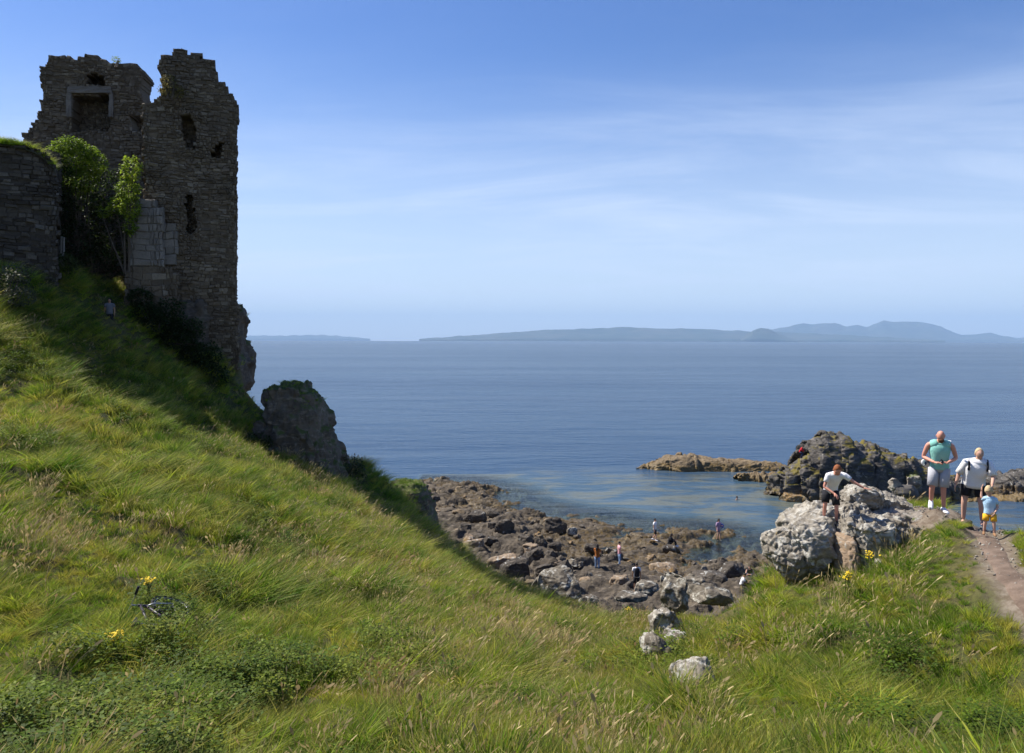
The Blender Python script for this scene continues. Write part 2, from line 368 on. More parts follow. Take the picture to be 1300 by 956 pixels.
w1 = ks.noise(v, 0.42, 4, 0.55, 0.3, stretch=(0.45, 1.0, 1)); w2 = ks.noise(v, 1.9, 4, 0.6, 0.2, stretch=(0.5, 1, 1)); w3 = ks.noise(v, 0.09, 3, 0.5, 0.3, stretch=(0.35, 1.0, 1))
w4 = ks.noise(v, 7.0, 3, 0.6, 0.1, stretch=(0.6, 1, 1))
hh = ks.math('ADD', ks.math('MULTIPLY', w1, 0.30), ks.math('ADD', ks.math('MULTIPLY', w2, 0.085), ks.math('ADD', ks.math('MULTIPLY', w3, 0.8), ks.math('MULTIPLY', w4, 0.018))))
slick = ks.rng(ks.noise(v, 0.011, 5, 0.6, 0.5, stretch=(0.16, 1.0, 1)), 0.38, 0.62, 0.62, 1.0)
bp = ks.n('ShaderNodeBump'); ks.l(hh, bp.inputs['Height']); bp.inputs['Distance'].default_value = 1.0; ks.l(slick, bp.inputs['Strength'])
deepn = ks.noise(v, 0.02, 4, 0.55, 0.4, stretch=(0.3, 1, 1))
deep = ks.mix(ks.rng(deepn, 0.35, 0.65), (0.022, 0.052, 0.105), (0.034, 0.070, 0.125))
shal = ks.rng(ks.attr('tone'), 0.0, 0.9)
weedn = ks.math('MULTIPLY', ks.rng(ks.noise(v, 0.35, 6, 0.62, 0.5, stretch=(0.5, 1, 1)), 0.44, 0.6), ks.rng(ks.attr('tone'), 0.05, 0.45))
body = ks.mix(shal, deep, (0.06, 0.105, 0.125)); body = ks.mix(ks.math('MULTIPLY', weedn, 0.55), body, (0.16, 0.15, 0.085))
df = ks.n('ShaderNodeBsdfDiffuse'); ks.l(body, df.inputs[0])
tr = ks.n('ShaderNodeBsdfTransparent'); tr.inputs[0].default_value = (0.62, 0.78, 0.80, 1)
m1 = ks.n('ShaderNodeMixShader'); ks.l(ks.rng(ks.attr('tone'), 0.43, 1.0, 0.0, 0.93), m1.inputs[0]); ks.l(df.outputs[0], m1.inputs[1]); ks.l(tr.outputs[0], m1.inputs[2])
gl = ks.n('ShaderNodeBsdfGlossy'); gl.inputs['Roughness'].default_value = 0.12; ks.l(bp.outputs[0], gl.inputs['Normal']); ks.l(bp.outputs[0], df.inputs['Normal'])
fr = ks.n('ShaderNodeFresnel'); fr.inputs[0].default_value = 1.333; ks.l(bp.outputs[0], fr.inputs['Normal'])
m2 = ks.n('ShaderNodeMixShader'); ks.l(ks.math('MULTIPLY', fr.outputs[0], 0.66), m2.inputs[0]); ks.l(m1.outputs[0], m2.inputs[1]); ks.l(gl.outputs[0], m2.inputs[2]); ks.l(m2.outputs[0], ks.out.inputs[0])
sea = mobj('sea', np.stack([q1, q2_, -(q1**2+q2_**2)/12.74e6*(q2_ > 120)], 1), grid_faces(len(bx), len(by)), ks.m, smooth=True, tone=clr); tag(sea, kind='structure')

# ------------------------------------------------------------------ far coast, 18 to 30 km away
kf = MB('far_land'); v = kf.pos(False)
kf.col(kf.mix(kf.rng(kf.noise(v, 0.0009, 6, 0.6), 0.4, 0.6), (0.03, 0.045, 0.03), (0.06, 0.065, 0.045))); kf.rough(1.0)
def far_land(name, prof, d, depth, seed):
    xs = np.linspace(prof[0][0], prof[-1][0], 220); hs = np.interp(xs, [p[0] for p in prof], [p[1] for p in prof])
    hs = hs*1.12; hs = np.maximum(hs+1.3*fbm(p3(xs, xs*0, 0, 0.11), 5, seed, 0.6)*np.minimum(1, hs/2), 0)
    t = np.linspace(-1, 1, 41); A, T = np.meshgrid(xs, t, indexing='ij'); H = np.repeat(hs[:, None], 41, 1)
    Y = d+T*depth/2; X = (A-650)/F*Y
    g = np.clip(1-np.abs(T), 0, 1)**0.75
    rid = 1-0.30*np.abs(fbm(p3(X.ravel(), Y.ravel(), 0, 1/900.0), 4, seed+3)).reshape(X.shape)*2*(np.abs(T) > 0.03)
    Z = (H+1.0)/F*d*g*rid - 260*(g < 0.02)
    o = mobj(name, np.stack([X.ravel(), Y.ravel(), Z.ravel()], 1), grid_faces(220, 41), kf.m, smooth=True); tag(o, kind='structure')
far_land('hills', [(532, 0), (560, 2), (600, 4.5), (650, 8), (700, 11), (740, 11.8), (790, 14), (830, 12.5), (880, 12.5), (920, 11), (945, 10), (990, 9), (1040, 7), (1100, 5), (1160, 2), (1200, 0)], 25500, 4600, 2)
far_land('hills', [(940, 0), (948, 7), (956, 11), (966, 13.5), (975, 13), (985, 8), (1000, 3), (1012, 0)], 22500, 1200, 5)
far_land('mountains', [(930, 0), (960, 9), (985, 13), (1005, 16), (1020, 19), (1032, 17.5), (1045, 18.5), (1060, 19), (1075, 15.5), (1088, 17.5), (1100, 15), (1110, 18), (1122, 22.5), (1136, 20.5), (1150, 21), (1165, 21.5), (1180, 19), (1195, 16), (1210, 9), (1222, 6), (1240, 7), (1258, 9), (1275, 5), (1295, 1.5), (1330, 0)], 33000, 5200, 11)
far_land('hills', [(180, 0), (300, 3), (370, 3.5), (410, 4.2), (440, 2.5), (470, 0)], 37500, 2000, 23)
far_land('hills', [(1180, 0), (1240, 5), (1300, 3), (1340, 5), (1420, 0)], 37500, 2000, 29)
# the air between: one even box of haze
hx, hy0, hy1, hz0, hz1_ = 44000, -5000, 42000, -400, 1300
hb = mobj('haze', [(-hx, hy0, hz0), (hx, hy0, hz0), (hx, hy1, hz0), (-hx, hy1, hz0), (-hx, hy0, hz1_), (hx, hy0, hz1_), (hx, hy1, hz1_), (-hx, hy1, hz1_)],
          [(0, 3, 2, 1), (4, 5, 6, 7), (0, 1, 5, 4), (1, 2, 6, 5), (2, 3, 7, 6), (3, 0, 4, 7)])
hm = bpy.data.materials.new('haze_air'); hm.use_nodes = True; hn = hm.node_tree; hn.nodes.clear()
ho = hn.nodes.new('ShaderNodeOutputMaterial'); pv = hn.nodes.new('ShaderNodeVolumePrincipled')
pv.inputs['Color'].default_value = (0.46, 0.69, 1.0, 1); pv.inputs['Density'].default_value = 3.6e-5; pv.inputs['Anisotropy'].default_value = 0.0
hn.links.new(pv.outputs[0], ho.inputs['Volume']); hb.data.materials.append(hm); tag(hb, kind='stuff')

def hit(px, py, above=0.0, d0=6.0, d1=46.0):
    """distance at which the sight line of a photo pixel comes down to the turf (plus a height)"""
    d = np.arange(d0, d1, 0.1); x = (px-650)/F*d; g = hill_z(x, d)+above; r = CAMZ-(py-431)/F*d; k = np.nonzero(r <= g)[0]
    return float(d[k[0]]) if len(k) else d1

# ------------------------------------------------------------------ the castle ruin
rng = random.Random(7)
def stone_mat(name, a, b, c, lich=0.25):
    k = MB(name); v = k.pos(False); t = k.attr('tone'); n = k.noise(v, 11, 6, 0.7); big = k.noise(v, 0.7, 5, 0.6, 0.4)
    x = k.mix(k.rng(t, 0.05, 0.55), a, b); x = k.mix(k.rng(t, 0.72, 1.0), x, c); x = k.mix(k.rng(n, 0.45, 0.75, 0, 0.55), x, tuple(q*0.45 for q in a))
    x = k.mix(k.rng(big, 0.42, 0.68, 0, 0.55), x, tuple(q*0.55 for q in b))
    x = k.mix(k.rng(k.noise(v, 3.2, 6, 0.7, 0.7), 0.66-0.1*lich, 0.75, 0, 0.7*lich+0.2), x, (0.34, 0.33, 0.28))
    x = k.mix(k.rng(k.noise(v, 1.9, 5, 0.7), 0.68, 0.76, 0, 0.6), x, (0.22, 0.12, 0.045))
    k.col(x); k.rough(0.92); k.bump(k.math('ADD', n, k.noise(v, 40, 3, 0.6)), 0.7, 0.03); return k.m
M_keep = stone_mat('rubble_masonry', (0.115, 0.084, 0.052), (0.18, 0.136, 0.088), (0.28, 0.225, 0.155))
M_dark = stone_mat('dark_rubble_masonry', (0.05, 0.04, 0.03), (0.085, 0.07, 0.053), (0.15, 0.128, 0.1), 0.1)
M_render = stone_mat('harled_masonry', (0.20, 0.17, 0.135), (0.24, 0.205, 0.165), (0.28, 0.245, 0.2))
def in_poly(u, z, poly):
    c = False; n = len(poly)
    for i in range(n):
        ax, ay = poly[i]; bx_, by_ = poly[(i+1) % n]
        if (ay > z) != (by_ > z) and u < (bx_-ax)*(z-ay)/(by_-ay)+ax: c = not c
    return c
def stone_box(V, Fs, T, cs, tone, jit=0.026, bev=0.03):
    """cs: 8 corners, front four first; the front edge is worn back"""
    b = len(V); cen = sum((c for c in cs[:4]), Vector())/4; dep = (cs[4]-cs[0])
    for c in cs[:4]: V.append(c+(cen-c)*(bev*2.2/max(0.12, (c-cen).length))*0.6+Vector((rng.uniform(-jit, jit) for _ in range(3))))
    for c in cs[:4]: V.append(c+dep.normalized()*bev*1.3+Vector((rng.uniform(-jit, jit)*0.5 for _ in range(3))))
    for c in cs[4:]: V.append(c)
    T.extend([tone]*12)
    Fs.append((b, b+1, b+2, b+3))
    for i in range(4):
        j = (i+1) % 4; Fs.append((b+i, b+4+i, b+4+j, b+j)); Fs.append((b+4+i, b+8+i, b+8+j, b+4+j))
    Fs.append((b+8, b+11, b+10, b+9))
def stone_wall(name, org, ang, poly, thick, mat, parent, holes=(), course=(0.07, 0.19), size=(0.12, 0.42), front=True, back=True, proud=0.034, bigs=()):
    """rubble wall standing on the vertical plane through org at ang; poly (u, z) is its ragged outline; depth runs away from the front.
    holes: (polygon, keep_back)"""
    u_ = Vector((math.cos(ang), math.sin(ang), 0)); n_ = Vector((-math.sin(ang), math.cos(ang), 0)); org = Vector((org[0], org[1], 0))
    us = [p[0] for p in poly]; zs = [p[1] for p in poly]; V, Fs, T = [], [], []
    def pt(u, z, d): return org+u_*u+n_*d+Vector((0, 0, z))
    z = min(zs)
    while z < max(zs):
        h = rng.uniform(*course); u = min(us)-rng.uniform(0, 0.4)
        while u < max(us):
            w = rng.uniform(*size); cu, cz = u+w/2, z+h/2
            near = in_poly(cu-0.4, cz, poly) != in_poly(cu+0.4, cz, poly) or any(min(q[0] for q in hp)-0.35 < cu < max(q[0] for q in hp)+0.35 and min(q[1] for q in hp)-0.3 < cz < max(q[1] for q in hp)+0.3 for hp, kb in holes)
            if near: w = rng.uniform(0.09, 0.19); cu = u+w/2
            if in_poly(cu, cz, poly) and (in_poly(u+w*0.15, cz, poly) or in_poly(u+w*0.85, cz, poly)):
                hole = None
                for hp, kb in holes:
                    if in_poly(cu, cz, hp): hole = (hp, kb)
                if hole and hole[1] is None: u += w; continue
                g = 0.006; p_ = rng.uniform(-proud, proud)+0.03*math.sin(cu*1.7+cz*0.9); tone = rng.random(); zj = rng.uniform(-0.02, 0.02)
                d0 = -p_; d1 = thick*0.5
                if hole: d0 = thick-0.35+p_
                if hole: d1 = thick-0.05
                cs = [pt(u+g, z+g+zj, d0), pt(u+w-g, z+g+zj, d0), pt(u+w-g, z+h-g+zj, d0), pt(u+g, z+h-g+zj, d0), pt(u+g, z+g, d1), pt(u+w-g, z+g, d1), pt(u+w-g, z+h-g, d1), pt(u+g, z+h-g, d1)]
                stone_box(V, Fs, T, cs, tone)
                if back and not hole:
                    q = rng.uniform(0, proud); cs = [pt(u+w-g, z+g, thick+q), pt(u+g, z+g, thick+q), pt(u+g, z+h-g, thick+q), pt(u+w-g, z+h-g, thick+q), pt(u+w-g, z+g, thick*0.5), pt(u+g, z+g, thick*0.5), pt(u+g, z+h-g, thick*0.5), pt(u+w-g, z+h-g, thick*0.5)]
                    stone_box(V, Fs, T, cs, rng.random())
                # mortar core, a little inside the faces
                c0 = 0.07 if not hole else thick-0.2; b = len(V); e = 0.012
                for d in (c0, thick-0.06):
                    for uu, zz_ in ((u-e, z-e), (u+w+e, z-e), (u+w+e, z+h+e), (u-e, z+h+e)): V.append(pt(uu, zz_, d))
                T.extend([0.3]*8); Fs.extend([(b, b+1, b+2, b+3), (b+4, b+7, b+6, b+5), (b, b+4, b+5, b+1), (b+2, b+6, b+7, b+3), (b+1, b+5, b+6, b+2), (b, b+3, b+7, b+4)])
            u += w
        z += h
    A = np.array([tuple(v) for v in V])                  # let the courses wander and the face bulge, as old rubble does
    wu = 0.10*fbm(A*1.1, 3, 71)+0.045*vnoise(A*3.7, 72); wz = 0.12*fbm(A*0.9, 3, 73)+0.05*vnoise(A*3.1, 74); wn_ = 0.13*fbm(A*0.8, 3, 75)
    A = A+np.outer(wu, u_)+np.outer(wn_, n_); A[:, 2] += wz
    return mobj(name, A, Fs, mat, parent, tone=T)
CA = R(19)                                  # the keep stands turned so that its seaward corner is the far one
corner = Vector(XY(300, 38.0)); cu_ = Vector((math.cos(CA), math.sin(CA)))
def on_wall(px, py, org, ang):
    """where the sight line of a photo pixel meets a vertical plane: (u, z)"""
    k = (px-650)/F; ux, uy = math.cos(ang), math.sin(ang)
    u = (k*org[1]-org[0])/(ux-k*uy); y = org[1]+u*uy
    return (u, CAMZ-(py-431)/F*y)
def outline(pts, org, ang): return [on_wall(a, b, org, ang) for a, b in pts]
o1 = (corner.x-cu_.x*4.05, corner.y-cu_.y*4.05)
castle = empty('castle_ruin', (o1[0], o1[1], 15)); tag(castle, 'ruined grey stone castle keep with ragged broken top above the grassy slope', 'castle')
def as_child(o, par):
    o.parent = par; o.matrix_parent_inverse = Matrix.Translation(-Vector(par.location)) if par.rotation_euler.z == 0 else par.matrix_basis.inverted()
    return o
T1 = [(172, 470), (176, 330), (181, 262), (182, 215), (180, 160), (179, 133), (184, 130), (190, 133), (196, 129), (203, 121), (205, 108), (203, 97), (204, 90), (201, 81), (205, 78), (206, 71), (216, 71), (219, 64), (225, 62), (236, 64), (238, 71), (241, 71), (244, 67), (250, 68), (251, 74), (255, 76), (258, 80), (264, 76), (270, 77), (272, 86), (271, 92), (275, 97), (278, 104), (283, 105), (287, 112), (291, 118), (295, 124), (300, 131), (302, 141), (302, 150), (300, 158), (299, 170), (299, 240), (298, 300), (299, 330), (298, 385), (303, 393), (301, 404), (302, 425), (303, 470)]
front_holes = [(outline([(229, 153), (232, 147), (239, 147), (244, 153), (247, 164), (246, 190), (233, 189), (231, 170)], o1, CA), True),
               (outline([(270, 182), (282, 181), (282, 200), (270, 200)], o1, CA), True),
               (outline([(236, 250), (240, 244), (246, 252), (249, 283), (244, 300), (237, 300), (235, 275)], o1, CA), True),
               (outline([(266, 193), (269, 193), (269, 199), (266, 199)], o1, CA), True)]
as_child(stone_wall('keep_wall', o1, CA, outline(T1, o1, CA), 1.25, M_keep, None, front_holes), castle)
# the seaward and landward side walls run back from the keep's face
def side(px_top, org, ang, length, ztop0, ztop1, zb, mat=M_keep, name='side_wall', th=1.0):
    pts = [(0, zb), (0, ztop0)]
    for i in range(1, 9): pts.append((length*i/9, ztop0+(ztop1-ztop0)*i/9+rng.uniform(-0.5, 0.5)))
    pts += [(length, ztop1), (length, zb)]
    as_child(stone_wall(name, org, ang, pts, th, mat, None), castle)
n2d = Vector((-math.sin(CA), math.cos(CA)))
cr = Vector(o1)+cu_*4.0+n2d*1.26
side(0, (cr.x, cr.y), CA+R(90), 4.6, 24.2, 22.5, 12.5)
cl_ = Vector(o1)+cu_*1.0+n2d*1.26
side(0, (cl_.x, cl_.y), CA+R(90), 4.0, 24.0, 25.0, 14.5)
# harled buttress on the keep's left corner, on a stepped plinth
def frustum(name, org, ang, front, dep, mat, par, proud=0.0):
    u_ = Vector((math.cos(ang), math.sin(ang), 0)); n_ = Vector((-math.sin(ang), math.cos(ang), 0)); o0 = Vector((org[0], org[1], 0)); bm = bmesh.new()
    vf = [bm.verts.new(o0+u_*u+Vector((0, 0, z))-n_*d) for u, z, d in front]; vb = [bm.verts.new(o0+u_*u+Vector((0, 0, z))+n_*dep) for u, z, d in front]
    bm.faces.new(vf); bm.faces.new(vb[::-1]); n = len(vf)
    for i in range(n): bm.faces.new((vf[i], vb[i], vb[(i+1) % n], vf[(i+1) % n]))
    bmesh.ops.subdivide_edges(bm, edges=bm.edges[:], cuts=7, use_grid_fill=True)
    for v in bm.verts: v.co += Vector((rng.uniform(-0.02, 0.02) for _ in range(3)))
    bmesh.ops.recalc_face_normals(bm, faces=bm.faces[:])
    me = bpy.data.meshes.new(name); bm.to_mesh(me); bm.free(); me.materials.append(mat); o = bpy.data.objects.new(name, me); C.objects.link(o); as_child(o, par)
    a = me.attributes.new('tone', 'FLOAT', 'POINT'); a.data.foreach_set('value', [0.45+0.25*math.sin(v.co.z*3) for v in me.vertices]); return o
ob = (o1[0]+0.62*math.sin(CA), o1[1]-0.62*math.cos(CA))
as_child(stone_wall('buttress', ob, CA, outline([(163, 338), (166, 262), (170, 257), (196, 259), (205, 262), (206, 337)], ob, CA), 0.75, M_render, None, course=(0.28, 0.42), size=(0.4, 0.85), back=False, proud=0.02), castle)
ob = (o1[0]+0.16*math.sin(CA), o1[1]-0.16*math.cos(CA))
as_child(stone_wall('render_patch', ob, CA, outline([(206, 336), (207, 288), (222, 284), (226, 300), (224, 336)], ob, CA), 0.3, M_render, None, course=(0.28, 0.42), size=(0.3, 0.6), back=False, proud=0.02), castle)
pl = outline([(156, 470), (157, 345), (162, 338), (206, 336), (224, 350), (228, 470)], (o1[0]+0.15*math.sin(CA)*4, o1[1]-0.62), CA)
as_child(stone_wall('plinth', (o1[0]+0.15*math.sin(CA)*4, o1[1]-0.62), CA, pl, 0.6, M_keep, None, course=(0.2, 0.34), size=(0.35, 0.7), back=False), castle)
# the left range, with a great fireplace standing open in it
LA = R(10); o2 = XY(30, 41.5)
T2 = [(22, 420), (26, 190), (30, 182), (27, 172), (33, 170), (38, 166), (38, 158), (43, 154), (46, 146), (50, 138), (52, 120), (50, 100), (51, 86), (60, 83), (62, 72), (70, 69), (79, 71), (82, 76), (88, 74), (92, 79), (97, 79), (101, 73), (106, 71), (120, 72), (128, 75), (134, 79), (142, 80), (150, 79), (160, 81), (166, 82), (174, 84), (182, 92), (183, 97), (180, 99), (178, 110), (180, 128), (179, 150), (186, 170), (190, 420)]
as_child(stone_wall('fireplace_wall', o2, LA, outline(T2, o2, LA), 1.6, M_keep, None,
    [(outline([(90, 122), (138, 121), (138, 168), (90, 168)], o2, LA), True), (outline([(108, 96), (121, 93), (133, 98), (133, 108), (108, 108)], o2, LA), True), (outline([(165, 148), (182, 146), (182, 164), (168, 166)], o2, LA), True)]), castle)
fl = outline([(86, 112), (140, 112), (142, 120), (85, 120)], o2, LA)
frustum('lintel', o2, LA, [(fl[3][0], fl[3][1], 0.12), (fl[2][0], fl[2][1], 0.12), (fl[1][0], fl[1][1], 0.12), (fl[0][0], fl[0][1], 0.12)], 0.3, M_render, castle)
for a_, b_ in ((138, 143), (84, 90)):
    fl = outline([(a_, 120.5), (b_, 120.5), (b_, 150), (a_, 150)], o2, LA)
    frustum('jamb', o2, LA, [(fl[3][0], fl[3][1], 0.09), (fl[2][0], fl[2][1], 0.09), (fl[1][0], fl[1][1], 0.09), (fl[0][0], fl[0][1], 0.09)], 0.3, M_render, castle)
lw0 = XY(76, 34.6); lw1 = XY(40, 42); la_ = math.atan2(lw1[1]-lw0[1], lw1[0]-lw0[0]); ll = math.hypot(lw1[1]-lw0[1], lw1[0]-lw0[0])
as_child(stone_wall('shade_wall', lw0, la_, [(0, 15), (0, 23.4), (ll*.3, 24.2), (ll*.6, 24.8), (ll, 25.4), (ll, 15)], 0.9, M_dark, None), castle)  # added wall hidden by the bushes, its height set to keep sun off the slope
# curtain wall at the left edge with turf on its top
LW = R(30); o3 = XY(-90, 30.5)
T3 = [(-90, 400), (-90, 176), (-30, 174), (0, 180), (30, 184), (50, 192), (64, 205), (70, 215), (74, 250), (73, 300), (76, 400)]
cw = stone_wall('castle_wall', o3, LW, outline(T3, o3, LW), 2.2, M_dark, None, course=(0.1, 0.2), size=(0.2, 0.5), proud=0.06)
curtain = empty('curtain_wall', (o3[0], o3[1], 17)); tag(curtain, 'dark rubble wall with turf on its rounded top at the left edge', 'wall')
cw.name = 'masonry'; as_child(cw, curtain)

# ------------------------------------------------------------------ rocks
def rock_noise(v, nrm, size, amp, seed, blocky=0.6, flute=(1, 1, 1)):
    q = v/size*np.array(flute); q = q+0.25*np.stack([vnoise(q*1.6, seed+40), vnoise(q*1.6, seed+41), vnoise(q*1.6, seed+42)], 1)
    d1, d2, c, vv = worley(q*1.7, seed); e = np.clip((d2-d1)*3.2, 0, 1)
    e1, e2, c2, _v = worley(q*4.6, seed+3); ee = np.clip((e2-e1)*3.0, 0, 1)
    d = blocky*((c-0.5)*1.5*e+(e-1)*0.5 + 0.45*((c2-0.5)*ee+(ee-1)*0.45)) + (1-blocky)*1.3*fbm(q*1.3, 5, seed+7) + 0.10*fbm(q*8, 3, seed+9)
    return v+nrm*(d*amp)[:, None]
def strata(v, seed, amp, per):
    # ledges: push the surface in and out with height, along slightly tilted beds
    q = v[:, 2]+0.25*v[:, 0]+0.12*vnoise(v*1.3, seed); k = q/per; b = np.floor(k); f = k-b
    return amp*(_h(b.astype(np.int64), b.astype(np.int64)*3, b.astype(np.int64)*7, seed)-0.5)*np.clip(np.minimum(f, 1-f)*8, 0, 1)
def finish_rock(name, v, f, mat, smooth=False, parent=None): return mobj(name, v, f, mat, parent, smooth=smooth)
def normals_of(v, f):
    a = v[f[:, 1]]-v[f[:, 0]]; b = v[f[:, -1]]-v[f[:, 0]]; n = np.cross(a, b); out = np.zeros_like(v)
    for k in range(f.shape[1]): np.add.at(out, f[:, k], n)
    return out/(np.linalg.norm(out, axis=1)[:, None]+1e-9)
def ico(sub):
    bm = bmesh.new(); bmesh.ops.create_icosphere(bm, subdivisions=sub, radius=1.0); v = np.array([x.co[:] for x in bm.verts]); f = np.array([[y.index for y in x.verts] for x in bm.faces]); bm.free(); return v, f
ICO = {s: ico(s) for s in (3, 4, 5, 6)}
def boulder(name, loc, dims, seed, mat, sub=4, amp=0.16, blocky=0.7, rot=(0, 0, 0), cuts=5, size=0.55, power=0.8, parent=None, keep_local=True):
    """a stone: sphere squared off, chopped by planes, then broken up by noise; loc is its centre"""
    v, f = ICO[sub]; v = v.copy(); r_ = np.random.RandomState(seed)
    v = np.sign(v)*np.abs(v)**power; v /= np.abs(v).max(0)
    for _ in range(cuts):
        n = r_.normal(size=3); n[2] = abs(n[2])*0.7; n /= np.linalg.norm(n); t = r_.uniform(0.55, 0.85); s = v@n; v = v-np.outer(np.maximum(s-t, 0)*0.92, n)
    d = np.array(dims, float)/2; v = v*d
    nr = normals_of(v, f); v = rock_noise(v+seed*3.1, nr, size*max(dims), amp*min(dims), seed, blocky)-seed*3.1
    M = np.array(Matrix.Rotation(rot[2], 3, 'Z') @ Matrix.Rotation(rot[1], 3, 'Y') @ Matrix.Rotation(rot[0], 3, 'X')); v = v@M.T
    o = finish_rock(name, v, f, mat, parent=parent); o.location = loc; return o
def ring_rock(name, rings, seed, mat, nz=90, na=140, size=1.5, amp=0.35, blocky=0.7, flute=(1, 1, 1), power=0.75, rot=0.0, off=(0, 0)):
    """a standing rock from stacked cross sections (z, cx, cy, rx, ry)"""
    rg = np.array(rings, float); t = np.linspace(0, 1, nz); zz_ = rg[0, 0]+(rg[-1, 0]-rg[0, 0])*t
    order = np.argsort(rg[:, 0]); par = [np.interp(zz_, rg[order, 0], rg[order, i]) for i in range(1, 5)]
    a = np.linspace(0, 2*math.pi, na, endpoint=False); ca, sa = np.cos(a), np.sin(a)
    ex = np.sign(ca)*np.abs(ca)**power; ey = np.sign(sa)*np.abs(sa)**power
    X = par[0][None]+ex[:, None]*par[2][None]; Y = par[1][None]+ey[:, None]*par[3][None]; Z = np.repeat(zz_[None], na, 0)
    # close the top with shrinking rings
    cap = np.linspace(0, 1, 14)[1:]; tx, ty = par[0][-1], par[1][-1]
    Xc = tx+(X[:, -1:]-tx)*(1-cap)[None]; Yc = ty+(Y[:, -1:]-ty)*(1-cap)[None]; Zc = np.repeat((zz_[-1]+0.12*np.sin(cap*1.57))[None], na, 0)
    X = np.hstack([X, Xc]); Y = np.hstack([Y, Yc]); Z = np.hstack([Z, Zc]); nn = X.shape[1]
    if rot:
        c_, s_ = math.cos(rot), math.sin(rot); mx, my = rings[0][1], rings[0][2]; X, Y = mx+(X-mx)*c_-(Y-my)*s_, my+(X-mx)*s_+(Y-my)*c_
    v = np.stack([X.ravel(), Y.ravel(), Z.ravel()], 1); f = grid_faces(na, nn, True); nr = normals_of(v, f)
    v = rock_noise(v, nr, size, amp, seed, blocky, flute)
    o = mobj(name, v, f, mat); return o
def recentre(o, loc):
    loc = Vector(loc); o.data.transform(Matrix.Translation(-loc)); o.location = loc; return o
def ridge_rock(name, pts, seed, mat, size=1.2, amp=0.3, blocky=0.75, ns=200, nt=60, flute=(1, 1, 1), pw=0.7):
    """a long outcrop: pts (x, y, top z, half width), rising from below the water"""
    pt = np.array(pts, float); t = np.linspace(0, 1, ns); k = np.linspace(0, 1, len(pt)); c = np.stack([np.interp(t, k, pt[:, i]) for i in range(4)], 1)
    th = np.linspace(0, math.pi, nt); cs, sn = np.cos(th), np.sin(th); ex = np.sign(cs)*np.abs(cs)**pw; ez = np.abs(sn)**pw
    tg = np.gradient(c[:, :2], axis=0); tg /= np.linalg.norm(tg, axis=1)[:, None]; nr = np.stack([-tg[:, 1], tg[:, 0]], 1)
    X = c[:, 0:1]+nr[:, 0:1]*ex[None]*c[:, 3:4]; Y = c[:, 1:2]+nr[:, 1:2]*ex[None]*c[:, 3:4]; Z = -1.6+(c[:, 2:3]+1.6)*ez[None]
    v = np.stack([X.ravel(), Y.ravel(), Z.ravel()], 1); f = grid_faces(ns, nt); n = normals_of(v, f)
    if n[len(n)//2, 2] < 0: f = f[:, ::-1].copy(); n = -n
    v = rock_noise(v, n, size, amp, seed, blocky, flute); return mobj(name, v, f, mat)

M_cliff = rock_mat('cliff_rock', (0.075, 0.058, 0.042), (0.125, 0.10, 0.073), (0.18, 0.15, 0.11), lichen=0.0, moss=0.4)
M_stack = rock_mat('stack_rock', (0.08, 0.064, 0.047), (0.14, 0.113, 0.083), (0.22, 0.18, 0.135), lichen=0.1, lich_col=(0.24, 0.21, 0.17), moss=0.8)
M_basalt = rock_mat('basalt', (0.05, 0.046, 0.042), (0.10, 0.09, 0.08), (0.17, 0.15, 0.13), lichen=0.05, weed=(0.75, (0.16, 0.10, 0.035)), fine=0.8)
M_skerry = rock_mat('skerry_rock', (0.11, 0.08, 0.047), (0.19, 0.14, 0.082), (0.25, 0.19, 0.12), weed=(0.7, (0.17, 0.11, 0.03)), fine=0.8)
M_boul = rock_mat('shore_boulder', (0.045, 0.037, 0.03), (0.085, 0.07, 0.055), (0.155, 0.13, 0.10), lichen=0.05, weed=(0.5, (0.15, 0.095, 0.035)))
M_brown = rock_mat('brown_boulder', (0.17, 0.125, 0.085), (0.26, 0.19, 0.125), (0.3, 0.24, 0.18), lichen=0.2, weed=(0.9, (0.26, 0.15, 0.04)))
M_pale = rock_mat('pale_boulder', (0.09, 0.075, 0.058), (0.17, 0.145, 0.11), (0.27, 0.235, 0.185), lichen=0.35, lich_col=(0.46, 0.44, 0.38))
M_lich = rock_mat('lichened_rock', (0.15, 0.128, 0.10), (0.26, 0.23, 0.185), (0.36, 0.325, 0.27), lichen=0.42, lich_col=(0.47, 0.445, 0.39), bk=0.45, fine=1.5, lich_scale=2.2)
M_knoll = rock_mat('knoll_rock', (0.17, 0.145, 0.12), (0.27, 0.235, 0.195), (0.37, 0.34, 0.29), lichen=0.4, lich_col=(0.42, 0.4, 0.34), moss=0.15, fine=1.5)

# crag the keep stands on, dropping to the sea
cragx = lambda px, D=38.5: (px-650)/F*D
cr_r = [(-1, 318), (5, 314), (8, 311), (11.0, 305), (11.9, 304), (12.5, 303), (13.2, 317), (14.3, 319), (14.9, 309), (15.6, 305), (16.4, 300), (17.2, 296)]
rings = []
for z, px in cr_r:
    xr = cragx(px)-(0.75 if z < 15.8 else 0.35); xl = -19.0+max(0, z-12)*0.3; rings.append((z, (xr+xl)/2, 40.0, (xr-xl)/2, 4.3-(0.42*max(0, z-14.2))))
crag = ring_rock('crag', rings, 31, M_cliff, nz=150, na=220, size=1.5, amp=0.42, blocky=0.65, power=0.7, rot=0.0)
tag(recentre(crag, (-15.5, 40, 0)), 'dark rocky crag under the right corner of the ruined keep', 'rock')
